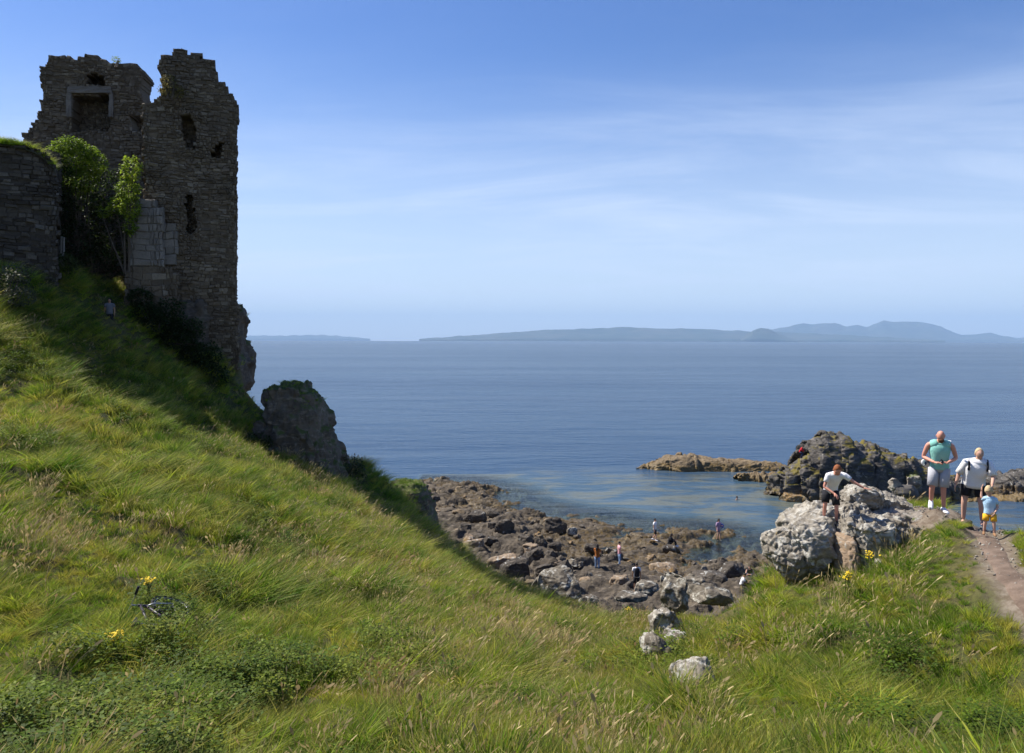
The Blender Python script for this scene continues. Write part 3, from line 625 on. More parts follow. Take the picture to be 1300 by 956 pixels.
# sea stack
D = 34.6
st_r = [(6, 318, 470), (9.2, 320, 448), (10.6, 324, 434), (11.2, 330, 426), (11.9, 333, 420), (12.5, 335, 415), (12.9, 335, 408), (13.2, 337, 400), (13.45, 344, 390)]
rings = [(z, ((a+b)/2-650)/F*D, D+0.3+0.02*(13-z), (b-a)/2/F*D*0.93, 1.35+0.18*(13.5-z)) for z, a, b in st_r]
stk = ring_rock('rock_stack', rings, 12, M_stack, nz=130, na=200, size=0.95, amp=0.26, blocky=0.75, flute=(1.5, 1.5, 0.55), power=0.72)
tag(recentre(stk, (-9.0, D, 8)), 'blocky dark rock stack with a mossy top rising from the slope right of the castle', 'rock')
rings = [(3, (520-650)/F*40, 40.6, 2.0, 2.0), (6.6, (520-650)/F*40, 40.6, 1.35, 1.4), (7.9, (517-650)/F*40, 40.6, 1.0, 1.1), (8.25, (514-650)/F*40, 40.6, 0.7, 0.7)]
o = ring_rock('mossy_rock', rings, 77, M_stack, nz=80, na=120, size=1.0, amp=0.25, blocky=0.6)
tag(recentre(o, (-5.1, 40.6, 4)), 'low rock hump capped with bright moss below the rock stack', 'rock')
tag(boulder('rock', P(534, 622, 41.5), (0.9, 0.9, 1.0), 5, M_boul), 'small dark knob of rock behind the moss capped hump', 'rock')
tag(boulder('rock', P(335, 545, 34.0), (0.9, 0.9, 0.9), 25, M_stack), 'small weathered rock at the left foot of the rock stack', 'rock')
# big dark headland rock and its neighbours across the inlet
def prof(pts, D, hw, dz=0.0): return [((px-650)/F*D, D+(i % 2)*0.3, CAMZ-(py-431)/F*D+dz, w) for i, (px, py, w) in enumerate(pts)]
o = ridge_rock('headland_rock', prof([(984, 626, 1.2), (990, 602, 2.0), (1000, 594, 2.6), (1015, 584, 3.0), (1028, 574, 3.4), (1036, 556, 3.8), (1050, 549, 4.0), (1066, 550, 4.0), (1078, 560, 4.0), (1100, 561, 4.0), (1120, 568, 4.0), (1140, 576, 3.9), (1156, 578, 3.6), (1170, 584, 3.2), (1180, 596, 2.8), (1200, 603, 2.4), (1220, 606, 2.0), (1232, 622, 1.4)], 79, 4), 41,
    rock_mat('headland_basalt', (0.05, 0.046, 0.042), (0.095, 0.085, 0.076), (0.17, 0.15, 0.13), lichen=0.12, lich_col=(0.24, 0.22, 0.19), moss=0.38, moss_col=(0.13, 0.105, 0.02), weed=(0.8, (0.17, 0.115, 0.04)), fine=0.6), size=2.1, amp=0.62, blocky=0.75, ns=330, nt=150, flute=(1, 1, 0.8))
tag(recentre(o, (33, 79, 0)), 'great dark headland rock with a mustard lichen crown across the inlet', 'rock')
o = ridge_rock('skerry', prof([(808, 592, 0.5), (822, 589, 1.0), (836, 583, 1.6), (850, 578, 2.2), (866, 576, 2.8), (880, 577, 2.6), (905, 581, 2.6), (925, 582, 2.8), (945, 583, 2.6), (965, 585, 2.4), (990, 587, 2.4), (1008, 592, 2.0)], 96, 4), 52, M_skerry, size=2.2, amp=0.42, ns=300, nt=90, flute=(1, 1, 1.6), blocky=0.55)
tag(recentre(o, (25, 96, 0)), 'long low tan skerry running left from the dark headland rock', 'rock')
o = ridge_rock('skerry', prof([(935, 600, 0.6), (960, 598, 1.6), (990, 600, 1.8), (1012, 606, 1.0)], 88, 3), 53, M_skerry, size=1.2, amp=0.35, ns=140, nt=50)
tag(recentre(o, (27, 88, 0)), 'flat weedy rock shelf between the tan skerry and the headland rock', 'rock')
o = ridge_rock('outcrop', prof([(1205, 606, 1.0), (1235, 603, 2.2), (1255, 610, 2.6), (1275, 601, 3.0), (1300, 597, 3.4), (1340, 594, 3.4), (1400, 590, 3.0), (1460, 600, 2.0)], 82, 4), 57, M_basalt, size=1.6, amp=0.5, ns=260, nt=80)
tag(recentre(o, (52, 82, 0)), 'jagged dark outcrop in the sea behind the woman and child', 'rock')
o = ridge_rock('outcrop', prof([(1180, 636, 0.8), (1200, 628, 1.6), (1225, 627, 1.8), (1262, 629, 1.9), (1300, 626, 2.0), (1350, 628, 1.4)], 78, 2), 58, M_skerry, size=1.0, amp=0.3, ns=180, nt=50)
tag(recentre(o, (46, 78, 0)), 'low brown tidal ledge in front of the jagged outcrop', 'rock')
tag(boulder('boulder', P(1011, 631, 77.0), (2.7, 2.0, 1.7), 9, M_brown, sub=5), 'rounded tan boulder in the water before the headland rock', 'rock')

# the lichened rocks of the knoll in front
def poly_rock(name, lobes, seed, mat, label, sub=6, amp=0.06, size=0.5, blocky=0.6):
    V, Fs = [], []; b = 0
    for i, (cx_, cy_, cz_, dx_, dy_, dz_, rz, ry, pw) in enumerate(lobes):
        v, f = ICO[sub]; v = v.copy(); v = np.sign(v)*np.abs(v)**pw; v /= np.abs(v).max(0); r_ = np.random.RandomState(seed+i)
        for _ in range(5):
            n = r_.normal(size=3); n /= np.linalg.norm(n); t = r_.uniform(0.7, 0.95); s = v@n; v = v-np.outer(np.maximum(s-t, 0)*0.85, n)
        v = v*np.array([dx_, dy_, dz_])/2; M = np.array(Matrix.Rotation(rz, 3, 'Z') @ Matrix.Rotation(ry, 3, 'Y')); v = v@M.T+np.array([cx_, cy_, cz_])
        nr = normals_of(v, f); v = rock_noise(v, nr, size, amp*min(dx_, dy_, dz_), seed+i, blocky); v = v+nr*strata(v, seed, 0.028, 0.17)[:, None]; nr = normals_of(v, f); e1, e2, cc_, _q = worley(v*5.5, seed+5); e3, e4, cd_, _q = worley(v*14, seed+6); v = v+nr*((np.clip((e2-e1)*4, 0, 1)-1)*0.035+(cc_-0.5)*0.022+(cd_-0.5)*0.008)[:, None]; V.append(v); Fs.append(f+b); b += len(v)
    o = mobj(name, np.vstack(V), np.vstack(Fs), mat); recentre(o, (lobes[0][0], lobes[0][1], lobes[0][2]-lobes[0][5]/2)); tag(o, label, 'rock'); return o
def L(px, py, D, w, h, dep, rz=0, ry=0, pw=0.8):
    c = P(px, py, D); return (c.x, c.y+dep*0.3, c.z, w/F*D, dep, h/F*D, rz, ry, pw)
poly_rock('lichened_boulder', [L(1043, 697, 16.3, 84, 76, 1.2, 0.1, -0.25, 0.75), L(1007, 708, 16.3, 52, 70, 1.1, 0.2, -0.45, 0.8)], 3, M_lich, 'big rounded pale lichened boulder under the red haired boy', amp=0.085)
poly_rock('lichened_boulder', [L(1042, 678, 17.4, 96, 72, 1.2, -0.1, -0.42, 0.8), L(1088, 668, 17.3, 50, 60, 1.0, 0.1, 0.1, 0.8)], 8, M_lich, 'sloping lichen spotted rock slab behind the boy, left of the flat topped rock', amp=0.10)
poly_rock('cleft_rock', [L(1116, 705, 15.9, 84, 104, 1.1, 0.15, 0.03, 0.6), L(1160, 700, 16.2, 70, 62, 1.2, 0.1, 0.25, 0.7)], 21, M_lich, 'upright fissured pale rock with a steep brown left face', amp=0.12, size=0.35, blocky=0.7)
poly_rock('brown_slab', [L(1080, 722, 15.85, 22, 84, 1.0, 0.25, 0.03, 0.6)], 23, rock_mat('brown_face', (0.24, 0.165, 0.105), (0.30, 0.215, 0.145), (0.34, 0.28, 0.22), lichen=0.15, fine=1.5), 'narrow smooth brown rock face beside the fissured rock', sub=5, amp=0.05)
poly_rock('capping_rock', [L(1101, 634, 17.6, 54, 36, 0.9, 0.1, 0.0, 0.75), L(1135, 640, 18.0, 60, 26, 1.0, 0.2, 0.1, 0.8)], 33, M_lich, 'rough grey top rock that the boy rests his hand on', amp=0.13, size=0.4)
poly_rock('knoll_outcrop', [L(1150, 668, 17.2, 110, 34, 1.5, 0.2, 0.1, 0.85), L(1195, 668, 17.0, 70, 26, 1.0, -0.1, 0.15, 0.85)], 35, M_knoll, 'worn rocky ground bare of turf at the feet of the walking man', amp=0.12, size=0.4)
for i, (px, py, D, w, h, lab) in enumerate([(1146, 678, 16.3, 12, 10, 'small squarish white stone set in the turf of the knoll'), (1119, 714, 15.5, 22, 12, 'flat white stone at the turf edge right of the yellow flowers'),
        (1137, 614, 21.0, 16, 18, 'small jagged rock with a pale pink tip behind the knoll'), (1160, 610, 21.4, 20, 18, 'small dark jagged rock with a white peak beside the walking man'), (1150, 622, 21, 40, 16, 'dark broken rock between the two pale tipped rocks'),
        (1222, 668, 16.6, 26, 20, 'dark wedge of rock at the bend of the footpath'), (1205, 690, 16.0, 20, 8, 'half buried brown stone on the bank beside the path'), (1240, 690, 15.6, 12, 9, 'dark stone at the inner edge of the path')]):
    c = P(px, py, D); o = boulder('stone', c, (w/F*D, w/F*D*0.8, h/F*D), 60+i, [M_lich, M_lich, M_knoll, M_knoll, M_basalt, M_boul, M_knoll, M_boul][i], sub=4, power=0.7); tag(o, lab, 'stone')
for px, py, D in ((1137, 607, 20.9), (1161, 603, 21.3)):
    pass
STONES = []
# stones of the gully below
for i, (px, py, D, w, h, dep, mt, lab, rz) in enumerate([(856, 752, 26.0, 34, 56, 1.2, M_pale, 'tall pale brown rock at the head of the gully above the shore', 0.3), (878, 738, 27.5, 34, 20, 1.0, M_pale, 'squat brown rock right of the gully head', 0.2),
        (905, 752, 24, 60, 26, 1.3, M_pale, 'broad pale rock shelf under the squatting pair', 0.1),
        (846, 790, 22.5, 40, 34, 1.0, M_lich, 'white topped rock in the middle of the gully', 0.2), (833, 818, 20.5, 30, 30, 0.7, M_pale, 'brown rock half hidden by grass in the gully', 0.5), (822, 822, 20.3, 16, 14, 0.4, M_lich, 'small white stone beside the grass at the gully side', 0.1),
        (858, 806, 20.5, 30, 20, 0.6, M_pale, 'mossy stone among dry grass right of the gully', 0.0), (884, 862, 12.2, 62, 44, 0.8, M_lich, 'pale lichened boulder in the grass at the bottom of the slope', 0.1), (36, 851, 10.9, 12, 10, 0.12, M_lich, 'small white stone low in the grass at the left', 0.1)]):
    D = hit(px, py+h*0.3, 0.22, 8, 34) if i in (3, 4, 5, 6) else D; w, h = (w*1.1, h*1.1) if i in (3, 7) else (w, h)
    c = P(px, py, D); STONES.append((c.x, c.y, w/F*D*0.42)); STONES.append((c.x, c.y-w/F*D*0.7, w/F*D*0.45)); tag(boulder('boulder', c, (w/F*D, dep, h/F*D), 90+i, mt, sub=6 if i == 7 else 5, amp=0.16, rot=(0, 0, rz), size=0.5), lab, 'boulder' if w > 20 else 'stone')
for i, (px, py, D, w, h, dep) in enumerate([(800, 756, 36, 44, 14, 1.2), (820, 744, 38, 36, 14, 1.2), (748, 762, 36, 28, 12, 1)]):
    tag(boulder('boulder', P(px, py, D), (w/F*D, dep, h/F*D), 190+i, M_pale, sub=5, amp=0.16), ('flattish pale rock on the bank right above the turf edge, left of the gully', 'pale rock on the bank nearest the head of the gully', 'small flat rock on the bank beside the large split pale rock')[i], 'boulder')

# boulders of the shore that stand out one by one
def shore_at(px, py):
    D = (CAMZ-0.6)*F/(py-431)
    for _ in range(4):
        x = (px-650)/F*D; z = float(shore_z([x], [D])[0]); D = 0.5*D+0.5*(CAMZ-z)*F/(py-431)
    return D
BO = [(604, 662, 32, 15, M_boul, 'low dark boulder nearest the left tip of the shore'), (641, 677, 26, 18, M_boul, 'dark leaning boulder beside a small pool'), (706, 676, 30, 20, M_boul, 'squared black boulder by itself at the water edge'),
      (727, 678, 14, 9, M_pale, 'small cream boulder beside the squared black one'), (605, 700, 32, 18, M_brown, 'brown domed boulder near the grass on the left shore'), (642, 722, 46, 24, M_brown, 'broad orange and grey mottled boulder above the grass edge'),
      (658, 736, 46, 28, M_boul, 'largest dark boulder just over the grass edge'), (679, 720, 28, 26, M_boul, 'steep black boulder in the middle of the shore'), (703, 700, 22, 13, M_boul, 'flat dark boulder below the cream one'), (701, 714, 20, 16, M_boul, 'dark block with a grey top in the middle of the boulders'),
      (694, 731, 28, 18, M_boul, 'rounded charcoal boulder left of the split pale rock'), (716, 728, 28, 20, M_boul, 'sloping charcoal boulder behind the split pale rock'), (712, 762, 62, 42, M_pale, 'large split pale rock with a black right face at the top of the beach'),
      (688, 752, 34, 22, M_pale, 'pale speckled rock leaning on the split rock'), (752, 700, 20, 12, M_boul, 'brownish boulder near the woman in jeans'), (591, 676, 20, 10, M_boul, 'small dark boulder at the far left of the shore'), (624, 690, 18, 11, M_boul, 'grey boulder left of the pool'),
      (668, 690, 20, 12, M_boul, 'grey boulder between the pool and the black block'), (786, 742, 30, 14, M_brown, 'orange stained slab near the person in pink'), (842, 726, 34, 12, M_brown, 'tan slab right of the man with the backpack'), (850, 700, 30, 10, M_boul, 'dark slab below the seated person'),
      (900, 738, 46, 13, M_boul, 'long dark ledge left of the squatting pair'), (930, 728, 40, 14, M_boul, 'dark ledge behind the squatting pair'), (875, 742, 34, 10, M_brown, 'weedy tan ledge in the middle of the shore')]
for i, (px, py, w, h, mt, lab) in enumerate(BO):
    D = shore_at(px, py); ww, hh_ = w/F*D, h/F*D; c = P(px, py-h*0.42, D)
    tag(boulder('boulder', c, (ww, max(ww*0.75, hh_), hh_*1.15), 300+i, mt, sub=5, amp=0.13, power=0.68, rot=(0, 0, rng.uniform(-0.4, 0.4)), size=0.7, blocky=0.6), lab, 'boulder')
# and the many that do not
var = []
for k_ in range(9):
    o = boulder('boulder', (0, 0, 0), (1, rng.uniform(0.7, 1.0), rng.uniform(0.5, 0.75)), 400+k_, [M_boul, M_boul, M_boul, M_brown, M_pale, M_skerry, M_boul, M_pale, M_brown][k_], sub=4, amp=0.17, power=0.66, size=0.7)
    var.append(o)
cnt = 0; r2 = random.Random(5); used = set()
while cnt < 285:
    x = r2.uniform(-9, 22); y = r2.uniform(43, 80)
    s = poly_sd(np.array([x]), np.array([y]), LAND)[0]
    if s < -0.6 or (s < 1 and r2.random() < 0.5): continue
    if poly_sd(np.array([x]), np.array([y]), HILL)[0] > -1.5: continue
    px = 650+x/y*F
    z = float(shore_z([x], [y])[0]); sc = r2.choice([0.22, 0.28, 0.35, 0.42, 0.5, 0.65, 0.85, 1.1]) * (1.2 if px < 740 else 0.8)
    k_ = r2.randrange(9)
    if k_ in (4, 7) and y > 55: k_ = 0
    o = var[k_]
    if k_ in used: o = o.copy(); C.objects.link(o)
    used.add(k_)
    o.location = (x, y, z+sc*0.12); o.scale = (sc, sc*r2.uniform(0.7, 1.1), sc*r2.uniform(0.7, 1.1)); o.rotation_euler = (r2.uniform(-.3, .3), r2.uniform(-.3, .3), r2.uniform(0, 6.28))
    lab = {0: 'dark', 1: 'dark', 2: 'dark', 3: 'brown', 4: 'pale', 5: 'tan', 6: 'dark', 7: 'pale', 8: 'brown'}[k_]
    tag(o, 'one of the small %s rocks jumbled together along the rocky shore' % lab, 'rock', 'jumbled %s rocks of the shore' % lab); cnt += 1

# ------------------------------------------------------------------ grass
def leafy(name, cols, trans=0.35, rough=0.6, patch=0.35, tip=None, spec=0.2):
    """cols: list of leaf colours spread over the ground in patches"""
    k = MB(name); g = k.n('ShaderNodeNewGeometry'); v = g.outputs['Position']
    oi = k.n('ShaderNodeObjectInfo').outputs['Random']; n = k.noise(v, patch, 5, 0.62, 0.3); n2 = k.noise(v, patch*4.3, 4, 0.6)
    f = k.math('ADD', k.math('MULTIPLY', n, 0.6), k.math('ADD', k.math('MULTIPLY', n2, 0.25), k.math('MULTIPLY', k.math('SUBTRACT', oi, 0.5), 0.30)))
    c = cols[0]; lo, hi = 0.33, 0.56
    for i in range(1, len(cols)):
        a = lo+(hi-lo)*(i-1)/(len(cols)-1); c = k.mix(k.rng(f, a, a+(hi-lo)/(len(cols)-1)*1.1), c, cols[i])
    if tip: c = k.mix(k.rng(k.attr('tone'), 0.55, 1.0, 0, 0.8), c, tip)
    hs = k.n('ShaderNodeHueSaturation'); k.l(c, hs.inputs['Color']); k.l(k.rng(g.outputs['Random Per Island'], 0, 1, 0.55, 1.45, False), hs.inputs['Value']); c = hs.outputs[0]
    k.b.inputs['Specular IOR Level'].default_value = spec
    k.col(c); k.rough(rough)
    tr_ = k.n('ShaderNodeBsdfTranslucent'); k.l(c, tr_.inputs[0]); m = k.n('ShaderNodeMixShader'); m.inputs[0].default_value = trans
    k.l(k.b.outputs[0], m.inputs[1]); k.l(tr_.outputs[0], m.inputs[2]); k.l(m.outputs[0], k.out.inputs[0]); return k.m
M_grass = leafy('grass_blade', [(0.095, 0.20, 0.010), (0.20, 0.31, 0.016), (0.33, 0.385, 0.026), (0.40, 0.36, 0.05)], 0.45, tip=(0.36, 0.31, 0.11))
M_straw = leafy('straw', [(0.38, 0.29, 0.14), (0.46, 0.37, 0.19), (0.33, 0.22, 0.10)], 0.3)
M_weed = leafy('weed_leaf', [(0.065, 0.11, 0.010), (0.11, 0.165, 0.014), (0.18, 0.21, 0.022)], 0.45)
def blades(n, hmin, hmax, wid, spread, lean, curl, seed, seedhead=False, wind=0.35):
    r_ = np.random.RandomState(seed); a = r_.uniform(0, 6.283, n); rad = spread*np.sqrt(r_.uniform(0, 1, n)); base = np.stack([rad*np.cos(a), rad*np.sin(a), np.full(n, -0.06)], 1)
    bw = r_.uniform(0.5, 1.5, n)*(1+1.3*(r_.uniform(0, 1, n) > 0.92)); h = r_.uniform(hmin, hmax, n); d = a+r_.normal(0, 0.9, n); ln = lean*(0.35+rad/spread)*r_.uniform(0.4, 1.2, n)
    dx = np.cos(d)*ln+wind*r_.uniform(0.3, 1, n); dy = np.sin(d)*ln-0.3*wind; side = np.stack([-np.sin(d+1.3), np.cos(d+1.3), 0*d], 1)*wid
    V = []; tone = []; ts = (0, 0.4, 0.75, 1.0); ws = (1.0, 0.85, 0.55, 0.08)
    if seedhead: ts = (0, 0.5, 0.8, 0.86, 0.95, 1.0); ws = (0.5, 0.4, 0.35, 1.9, 1.6, 0.2)
    for t, w in zip(ts, ws):
        c = base+np.stack([dx*h*(t+curl*t*t), dy*h*(t+curl*t*t), h*(t-0.32*curl*t*t)], 1)
        for s in (-0.5, 0.5): V.append(c+side*w*s*bw[:, None]); tone.append(np.full(n, t))
    V = np.stack(V, 1); tone = np.stack(tone, 1); m = len(ts); idx = np.arange(n)[:, None]*2*m; F_ = []
    for i in range(m-1): F_.append(np.stack([idx[:, 0]+2*i, idx[:, 0]+2*i+1, idx[:, 0]+2*i+3, idx[:, 0]+2*i+2], 1))
    return V.reshape(-1, 3), np.vstack(F_), tone.ravel()
def broadleaf(n, h, seed, ls=0.05):
    r_ = np.random.RandomState(seed); V = []; F_ = []; b = 0
    for i in range(n):
        c = np.array([r_.normal(0, 0.12), r_.normal(0, 0.12), r_.uniform(0.02, h)]); a = r_.uniform(0, 6.28); d = np.array([math.cos(a), math.sin(a), r_.uniform(-0.3, 0.6)]); s = np.array([-math.sin(a), math.cos(a), r_.uniform(-.3, .3)])
        l = ls*r_.uniform(0.6, 1.5); V += [c, c+d*l*0.5+s*l*0.32, c+d*l+np.array([0, 0, -0.2*l]), c+d*l*0.5-s*l*0.32]; F_.append((b, b+1, b+2, b+3)); b += 4
    return np.array(V), np.array(F_), np.full(len(V), 0.3)
def scatter(name, variants, pts, mat, label=None):
    col = bpy.data.collections.new(name+'_kinds')
    for i, (v, f, t) in enumerate(variants):
        o = mobj(name+'_tuft', v, f, mat, None, tone=t, link=False); col.objects.link(o)
    P_, rot, scl, idx = pts
    me = bpy.data.meshes.new(name); me.vertices.add(len(P_)); me.vertices.foreach_set('co', P_.astype(np.float32).ravel())
    a = me.attributes.new('rot', 'FLOAT_VECTOR', 'POINT'); a.data.foreach_set('vector', rot.astype(np.float32).ravel())
    a = me.attributes.new('scl', 'FLOAT', 'POINT'); a.data.foreach_set('value', scl.astype(np.float32))
    a = me.attributes.new('kind_index', 'INT', 'POINT'); a.data.foreach_set('value', idx.astype(np.int32))
    o = bpy.data.objects.new(name, me); C.objects.link(o)
    ng = bpy.data.node_groups.new(name+'_scatter', 'GeometryNodeTree'); ng.interface.new_socket('Geometry', in_out='INPUT', socket_type='NodeSocketGeometry'); ng.interface.new_socket('Geometry', in_out='OUTPUT', socket_type='NodeSocketGeometry')
    N = ng.nodes; gi = N.new('NodeGroupInput'); go = N.new('NodeGroupOutput'); ip = N.new('GeometryNodeInstanceOnPoints'); ci = N.new('GeometryNodeCollectionInfo')
    ci.inputs['Collection'].default_value = col; ci.inputs['Separate Children'].default_value = True; ci.inputs['Reset Children'].default_value = True
    ip.inputs['Pick Instance'].default_value = True
    def na(nm, ty):
        x = N.new('GeometryNodeInputNamedAttribute'); x.data_type = ty; x.inputs[0].default_value = nm; return x.outputs[0]
    L_ = ng.links.new; L_(gi.outputs[0], ip.inputs['Points']); L_(ci.outputs[0], ip.inputs['Instance']); L_(na('kind_index', 'INT'), ip.inputs['Instance Index'])
    e2r = N.new('FunctionNodeEulerToRotation'); L_(na('rot', 'FLOAT_VECTOR'), e2r.inputs[0]); L_(e2r.outputs[0], ip.inputs['Rotation']); L_(na('scl', 'FLOAT'), ip.inputs['Scale']); L_(ip.outputs[0], go.inputs[0])
    md = o.modifiers.new('scatter', 'NODES'); md.node_group = ng
    tag(o, kind='stuff'); return o
_gi = [np.ascontiguousarray(gx), np.ascontiguousarray(gy)]; _FZ = fz.reshape(len(gx), len(gy))
def hz_fast(x, y):
    i = np.clip(np.searchsorted(gx, x)-1, 0, len(gx)-2); j = np.clip(np.searchsorted(gy, y)-1, 0, len(gy)-2)
    u = (x-gx[i])/(gx[i+1]-gx[i]); v = (y-gy[j])/(gy[j+1]-gy[j])
    return _FZ[i, j]*(1-u)*(1-v)+_FZ[i+1, j]*u*(1-v)+_FZ[i, j+1]*(1-u)*v+_FZ[i+1, j+1]*u*v
r0 = np.random.RandomState(11)
def field(dens, dmin=4.5, dmax=46):
    """points over the hillside in and a little beyond the view; dens(D) per square metre"""
    out = []
    d0 = dmin
    while d0 < dmax:
        d1 = d0+2; xm = 0.70*d1+2.0; n = int(dens((d0+d1)/2)*2*xm*2); x = r0.uniform(-xm, xm, n); y = r0.uniform(d0, d1, n); out.append(np.stack([x, y], 1)); d0 = d1
    q = np.vstack(out); x, y = q[:, 0], q[:, 1]
    s = poly_sd(x, y, HILL); z = hz_fast(x, y); e = 0.25
    slope = np.hypot(hz_fast(x+e, y)-z, hz_fast(x, y+e)-z)/e
    keep = (s > -0.3) & (slope < 2.2) & (path_mask(x, y) < 0.25)
    bm_ = bare_mask(x, y); keep &= (r0.uniform(0, 1, len(x)) > bm_*0.93)
    for (a, b, r_) in STONES: keep &= np.hypot(x-a, (y-b+r_*0.4)*0.8) > r_
    return x[keep], y[keep], z[keep], s[keep]
# ground the photo shows bare or covered by stone: ellipses (px, D, radius m)
x, y, z, s = field(lambda d: 50 if d < 15 else (36 if d < 24 else 25))
pm = sstep(0.3, 1.6, seg_dist(x, y, PATHXY)); cl1 = fbm(p3(x, y, 3, 0.85), 3, 91); cl2 = fbm(p3(x, y, 7, 0.25), 2, 95)
right = sstep(2.5, 6, x)
scl = (0.42+1.05*np.clip(cl1+0.38, 0, 1.1)+0.2*cl2)*(0.45+0.55*pm)*(1-0.18*right)*r0.uniform(0.75, 1.25, len(x)); scl *= 1-0.5*bare_mask(x, y)
n = len(x); rot = np.stack([r0.normal(0, 0.16, n), r0.normal(0, 0.16, n), r0.uniform(-2.2, 2.2, n)], 1)
kind = np.where(cl2+r0.normal(0, 0.25, n) > 0.12, r0.randint(0, 4, n), r0.randint(4, 8, n))
gv = [blades(70, 0.16, 0.40, 0.014, 0.19, 0.45, 0.35, 100+i, wind=0.05) for i in range(4)]+[blades(64, 0.2, 0.48, 0.013, 0.16, 0.7, 0.7, 110+i, wind=0.28) for i in range(4)]
scatter('grass', gv, (np.stack([x, y, z], 1), rot, scl, kind), M_grass)
print('grass tufts', n)
# dry stalks with seed heads, thick in drifts
x, y, z, s = field(lambda d: 13 if d < 16 else (11 if d < 26 else 10))
dr = fbm(p3(x, y, 21, 0.22), 4, 44)+0.25*fbm(p3(x, y, 22, 0.9), 2, 45)
drift = sstep(0.0, 0.35, dr)*0.9+0.07
ridge_ = sstep(6.5, 1.0, s)*sstep(-6, -2, x)*sstep(6, 3, x)*(y > 22); drift = np.maximum(drift, ridge_*0.85)
drift *= np.where(x > 5, 0.55, 1.0)*sstep(0.5, 1.6, seg_dist(x, y, PATHXY))
k_ = r0.uniform(0, 1, len(x)) < drift; x, y, z = x[k_], y[k_], z[k_]; n = len(x)
sv = [blades(16, 0.30, 0.60, 0.009, 0.16, 0.35, 0.35, 200+i, True, wind=0.3) for i in range(4)]
scatter('dry_grass', sv, (np.stack([x, y, z], 1), np.stack([r0.normal(0, 0.12, n), r0.normal(0, 0.12, n), r0.uniform(-0.8, 0.8, n)], 1), r0.uniform(0.6, 1.15, n), r0.randint(0, 4, n)), M_straw)
print('dry', n)
# darker broad leaved weeds in patches
x, y, z, s = field(lambda d: 22 if d < 16 else (14 if d < 26 else 9))
dr = fbm(p3(x, y, 31, 0.5), 3, 48); k_ = (dr > 0.21) & (x < 6) & (seg_dist(x, y, PATHXY) > 0.8) | ((dr > -0.1) & (y > 26) & (x < -10)); x, y, z = x[k_], y[k_], z[k_]; n = len(x)
wv = [broadleaf(130, 0.36, 300+i, 0.042) for i in range(4)]
scatter('weeds', wv, (np.stack([x, y, z], 1), np.stack([r0.normal(0, 0.1, n), r0.normal(0, 0.1, n), r0.uniform(0, 6.28, n)], 1), r0.uniform(0.7, 1.3, n), r0.randint(0, 4, n)), M_weed)
print('weeds', n)
# turf growing on top of the curtain wall, the stack and the hump
def top_grass(name, loc_fn, n, sc=(0.5, 0.9), par=None, mat=M_grass):
    """a child tuft mesh: blades joined into one mesh on top of a wall or a rock"""
    Vs, Fs_, Ts = [], [], []; b = 0
    for i in range(n):
        p = loc_fn(); v, f, t = gv[rng.randrange(8)]; kx = rng.uniform(*sc); a = rng.uniform(0, 6.28); m = np.array(Matrix.Rotation(a, 3, 'Z'))
        sel = 64*8; v = v[:sel]; f_ = f[(f < sel).all(1)]; vv = v@m.T*kx+np.array(p); Vs.append(vv); Fs_.append(f_+b); Ts.append(t[:sel]); b += len(vv)
    o = mobj(name, np.vstack(Vs), np.vstack(Fs_), mat, None, tone=np.concatenate(Ts))
    if par: as_child(o, par)
    return o
cvu = Vector((math.cos(LW), math.sin(LW))); cvn = Vector((-math.sin(LW), math.cos(LW)))
wpoly = outline([(a, b) for a, b in T3[1:8]], o3, LW)
def wall_top():
    u = rng.uniform(wpoly[0][0]+0.3, wpoly[-1][0]-0.1); t = np.interp(u, [p[0] for p in wpoly], [p[1] for p in wpoly]); d = rng.uniform(-0.12, 2.1)
    q = Vector(o3)+cvu*u+cvn*d; return (q.x, q.y, t-0.05-0.5*max(0, -d))
top_grass('turf', wall_top, 420, (0.5, 0.95), curtain)
# earth under that turf
Vt = []; nu_ = 40
for i in range(nu_):
    u = wpoly[0][0]+(wpoly[-1][0]-wpoly[0][0])*i/(nu_-1); t = np.interp(u, [p[0] for p in wpoly], [p[1] for p in wpoly])
    for j in range(9):
        d = -0.12+2.35*j/8; q = Vector(o3)+cvu*u+cvn*d; Vt.append((q.x, q.y, t-0.42+0.45*math.sin(math.pi*min(1, max(0, (j+0.3)/8.6)))**0.4+rng.uniform(-0.03, 0.03)))
as_child(mobj('earth_cap', Vt, grid_faces(nu_, 9), km.m, None, smooth=True, tone=[0]*len(Vt)), curtain)
def rock_top(o, zmin, nz_=0.55, xmin=-1e9, xmax=1e9):
    me = o.data; c = [(o.location+p.center)[:] for p in me.polygons if p.normal.z > nz_ and (o.location+p.center).z > zmin and xmin < (o.location+p.center).x < xmax]
    def f():
        p = rng.choice(c); return (p[0], p[1], p[2]-0.02)
    return f
t_ = top_grass('turf', rock_top(stk, 12.7, 0.5), 90, (0.25, 0.55)); t_.parent = stk; t_.matrix_parent_inverse = Matrix.Translation(-stk.location)
t_ = top_grass('turf', rock_top(o := bpy.data.objects['mossy_rock'], 7.4, 0.4), 120, (0.25, 0.5)); t_.parent = o; t_.matrix_parent_inverse = Matrix.Translation(-o.location)
t_ = top_grass('ledge_grass', rock_top(crag, 9, 0.45, xmax=(296-650)/F*38), 110, (0.4, 0.9)); t_.parent = crag; t_.matrix_parent_inverse = Matrix.Translation(-crag.location)

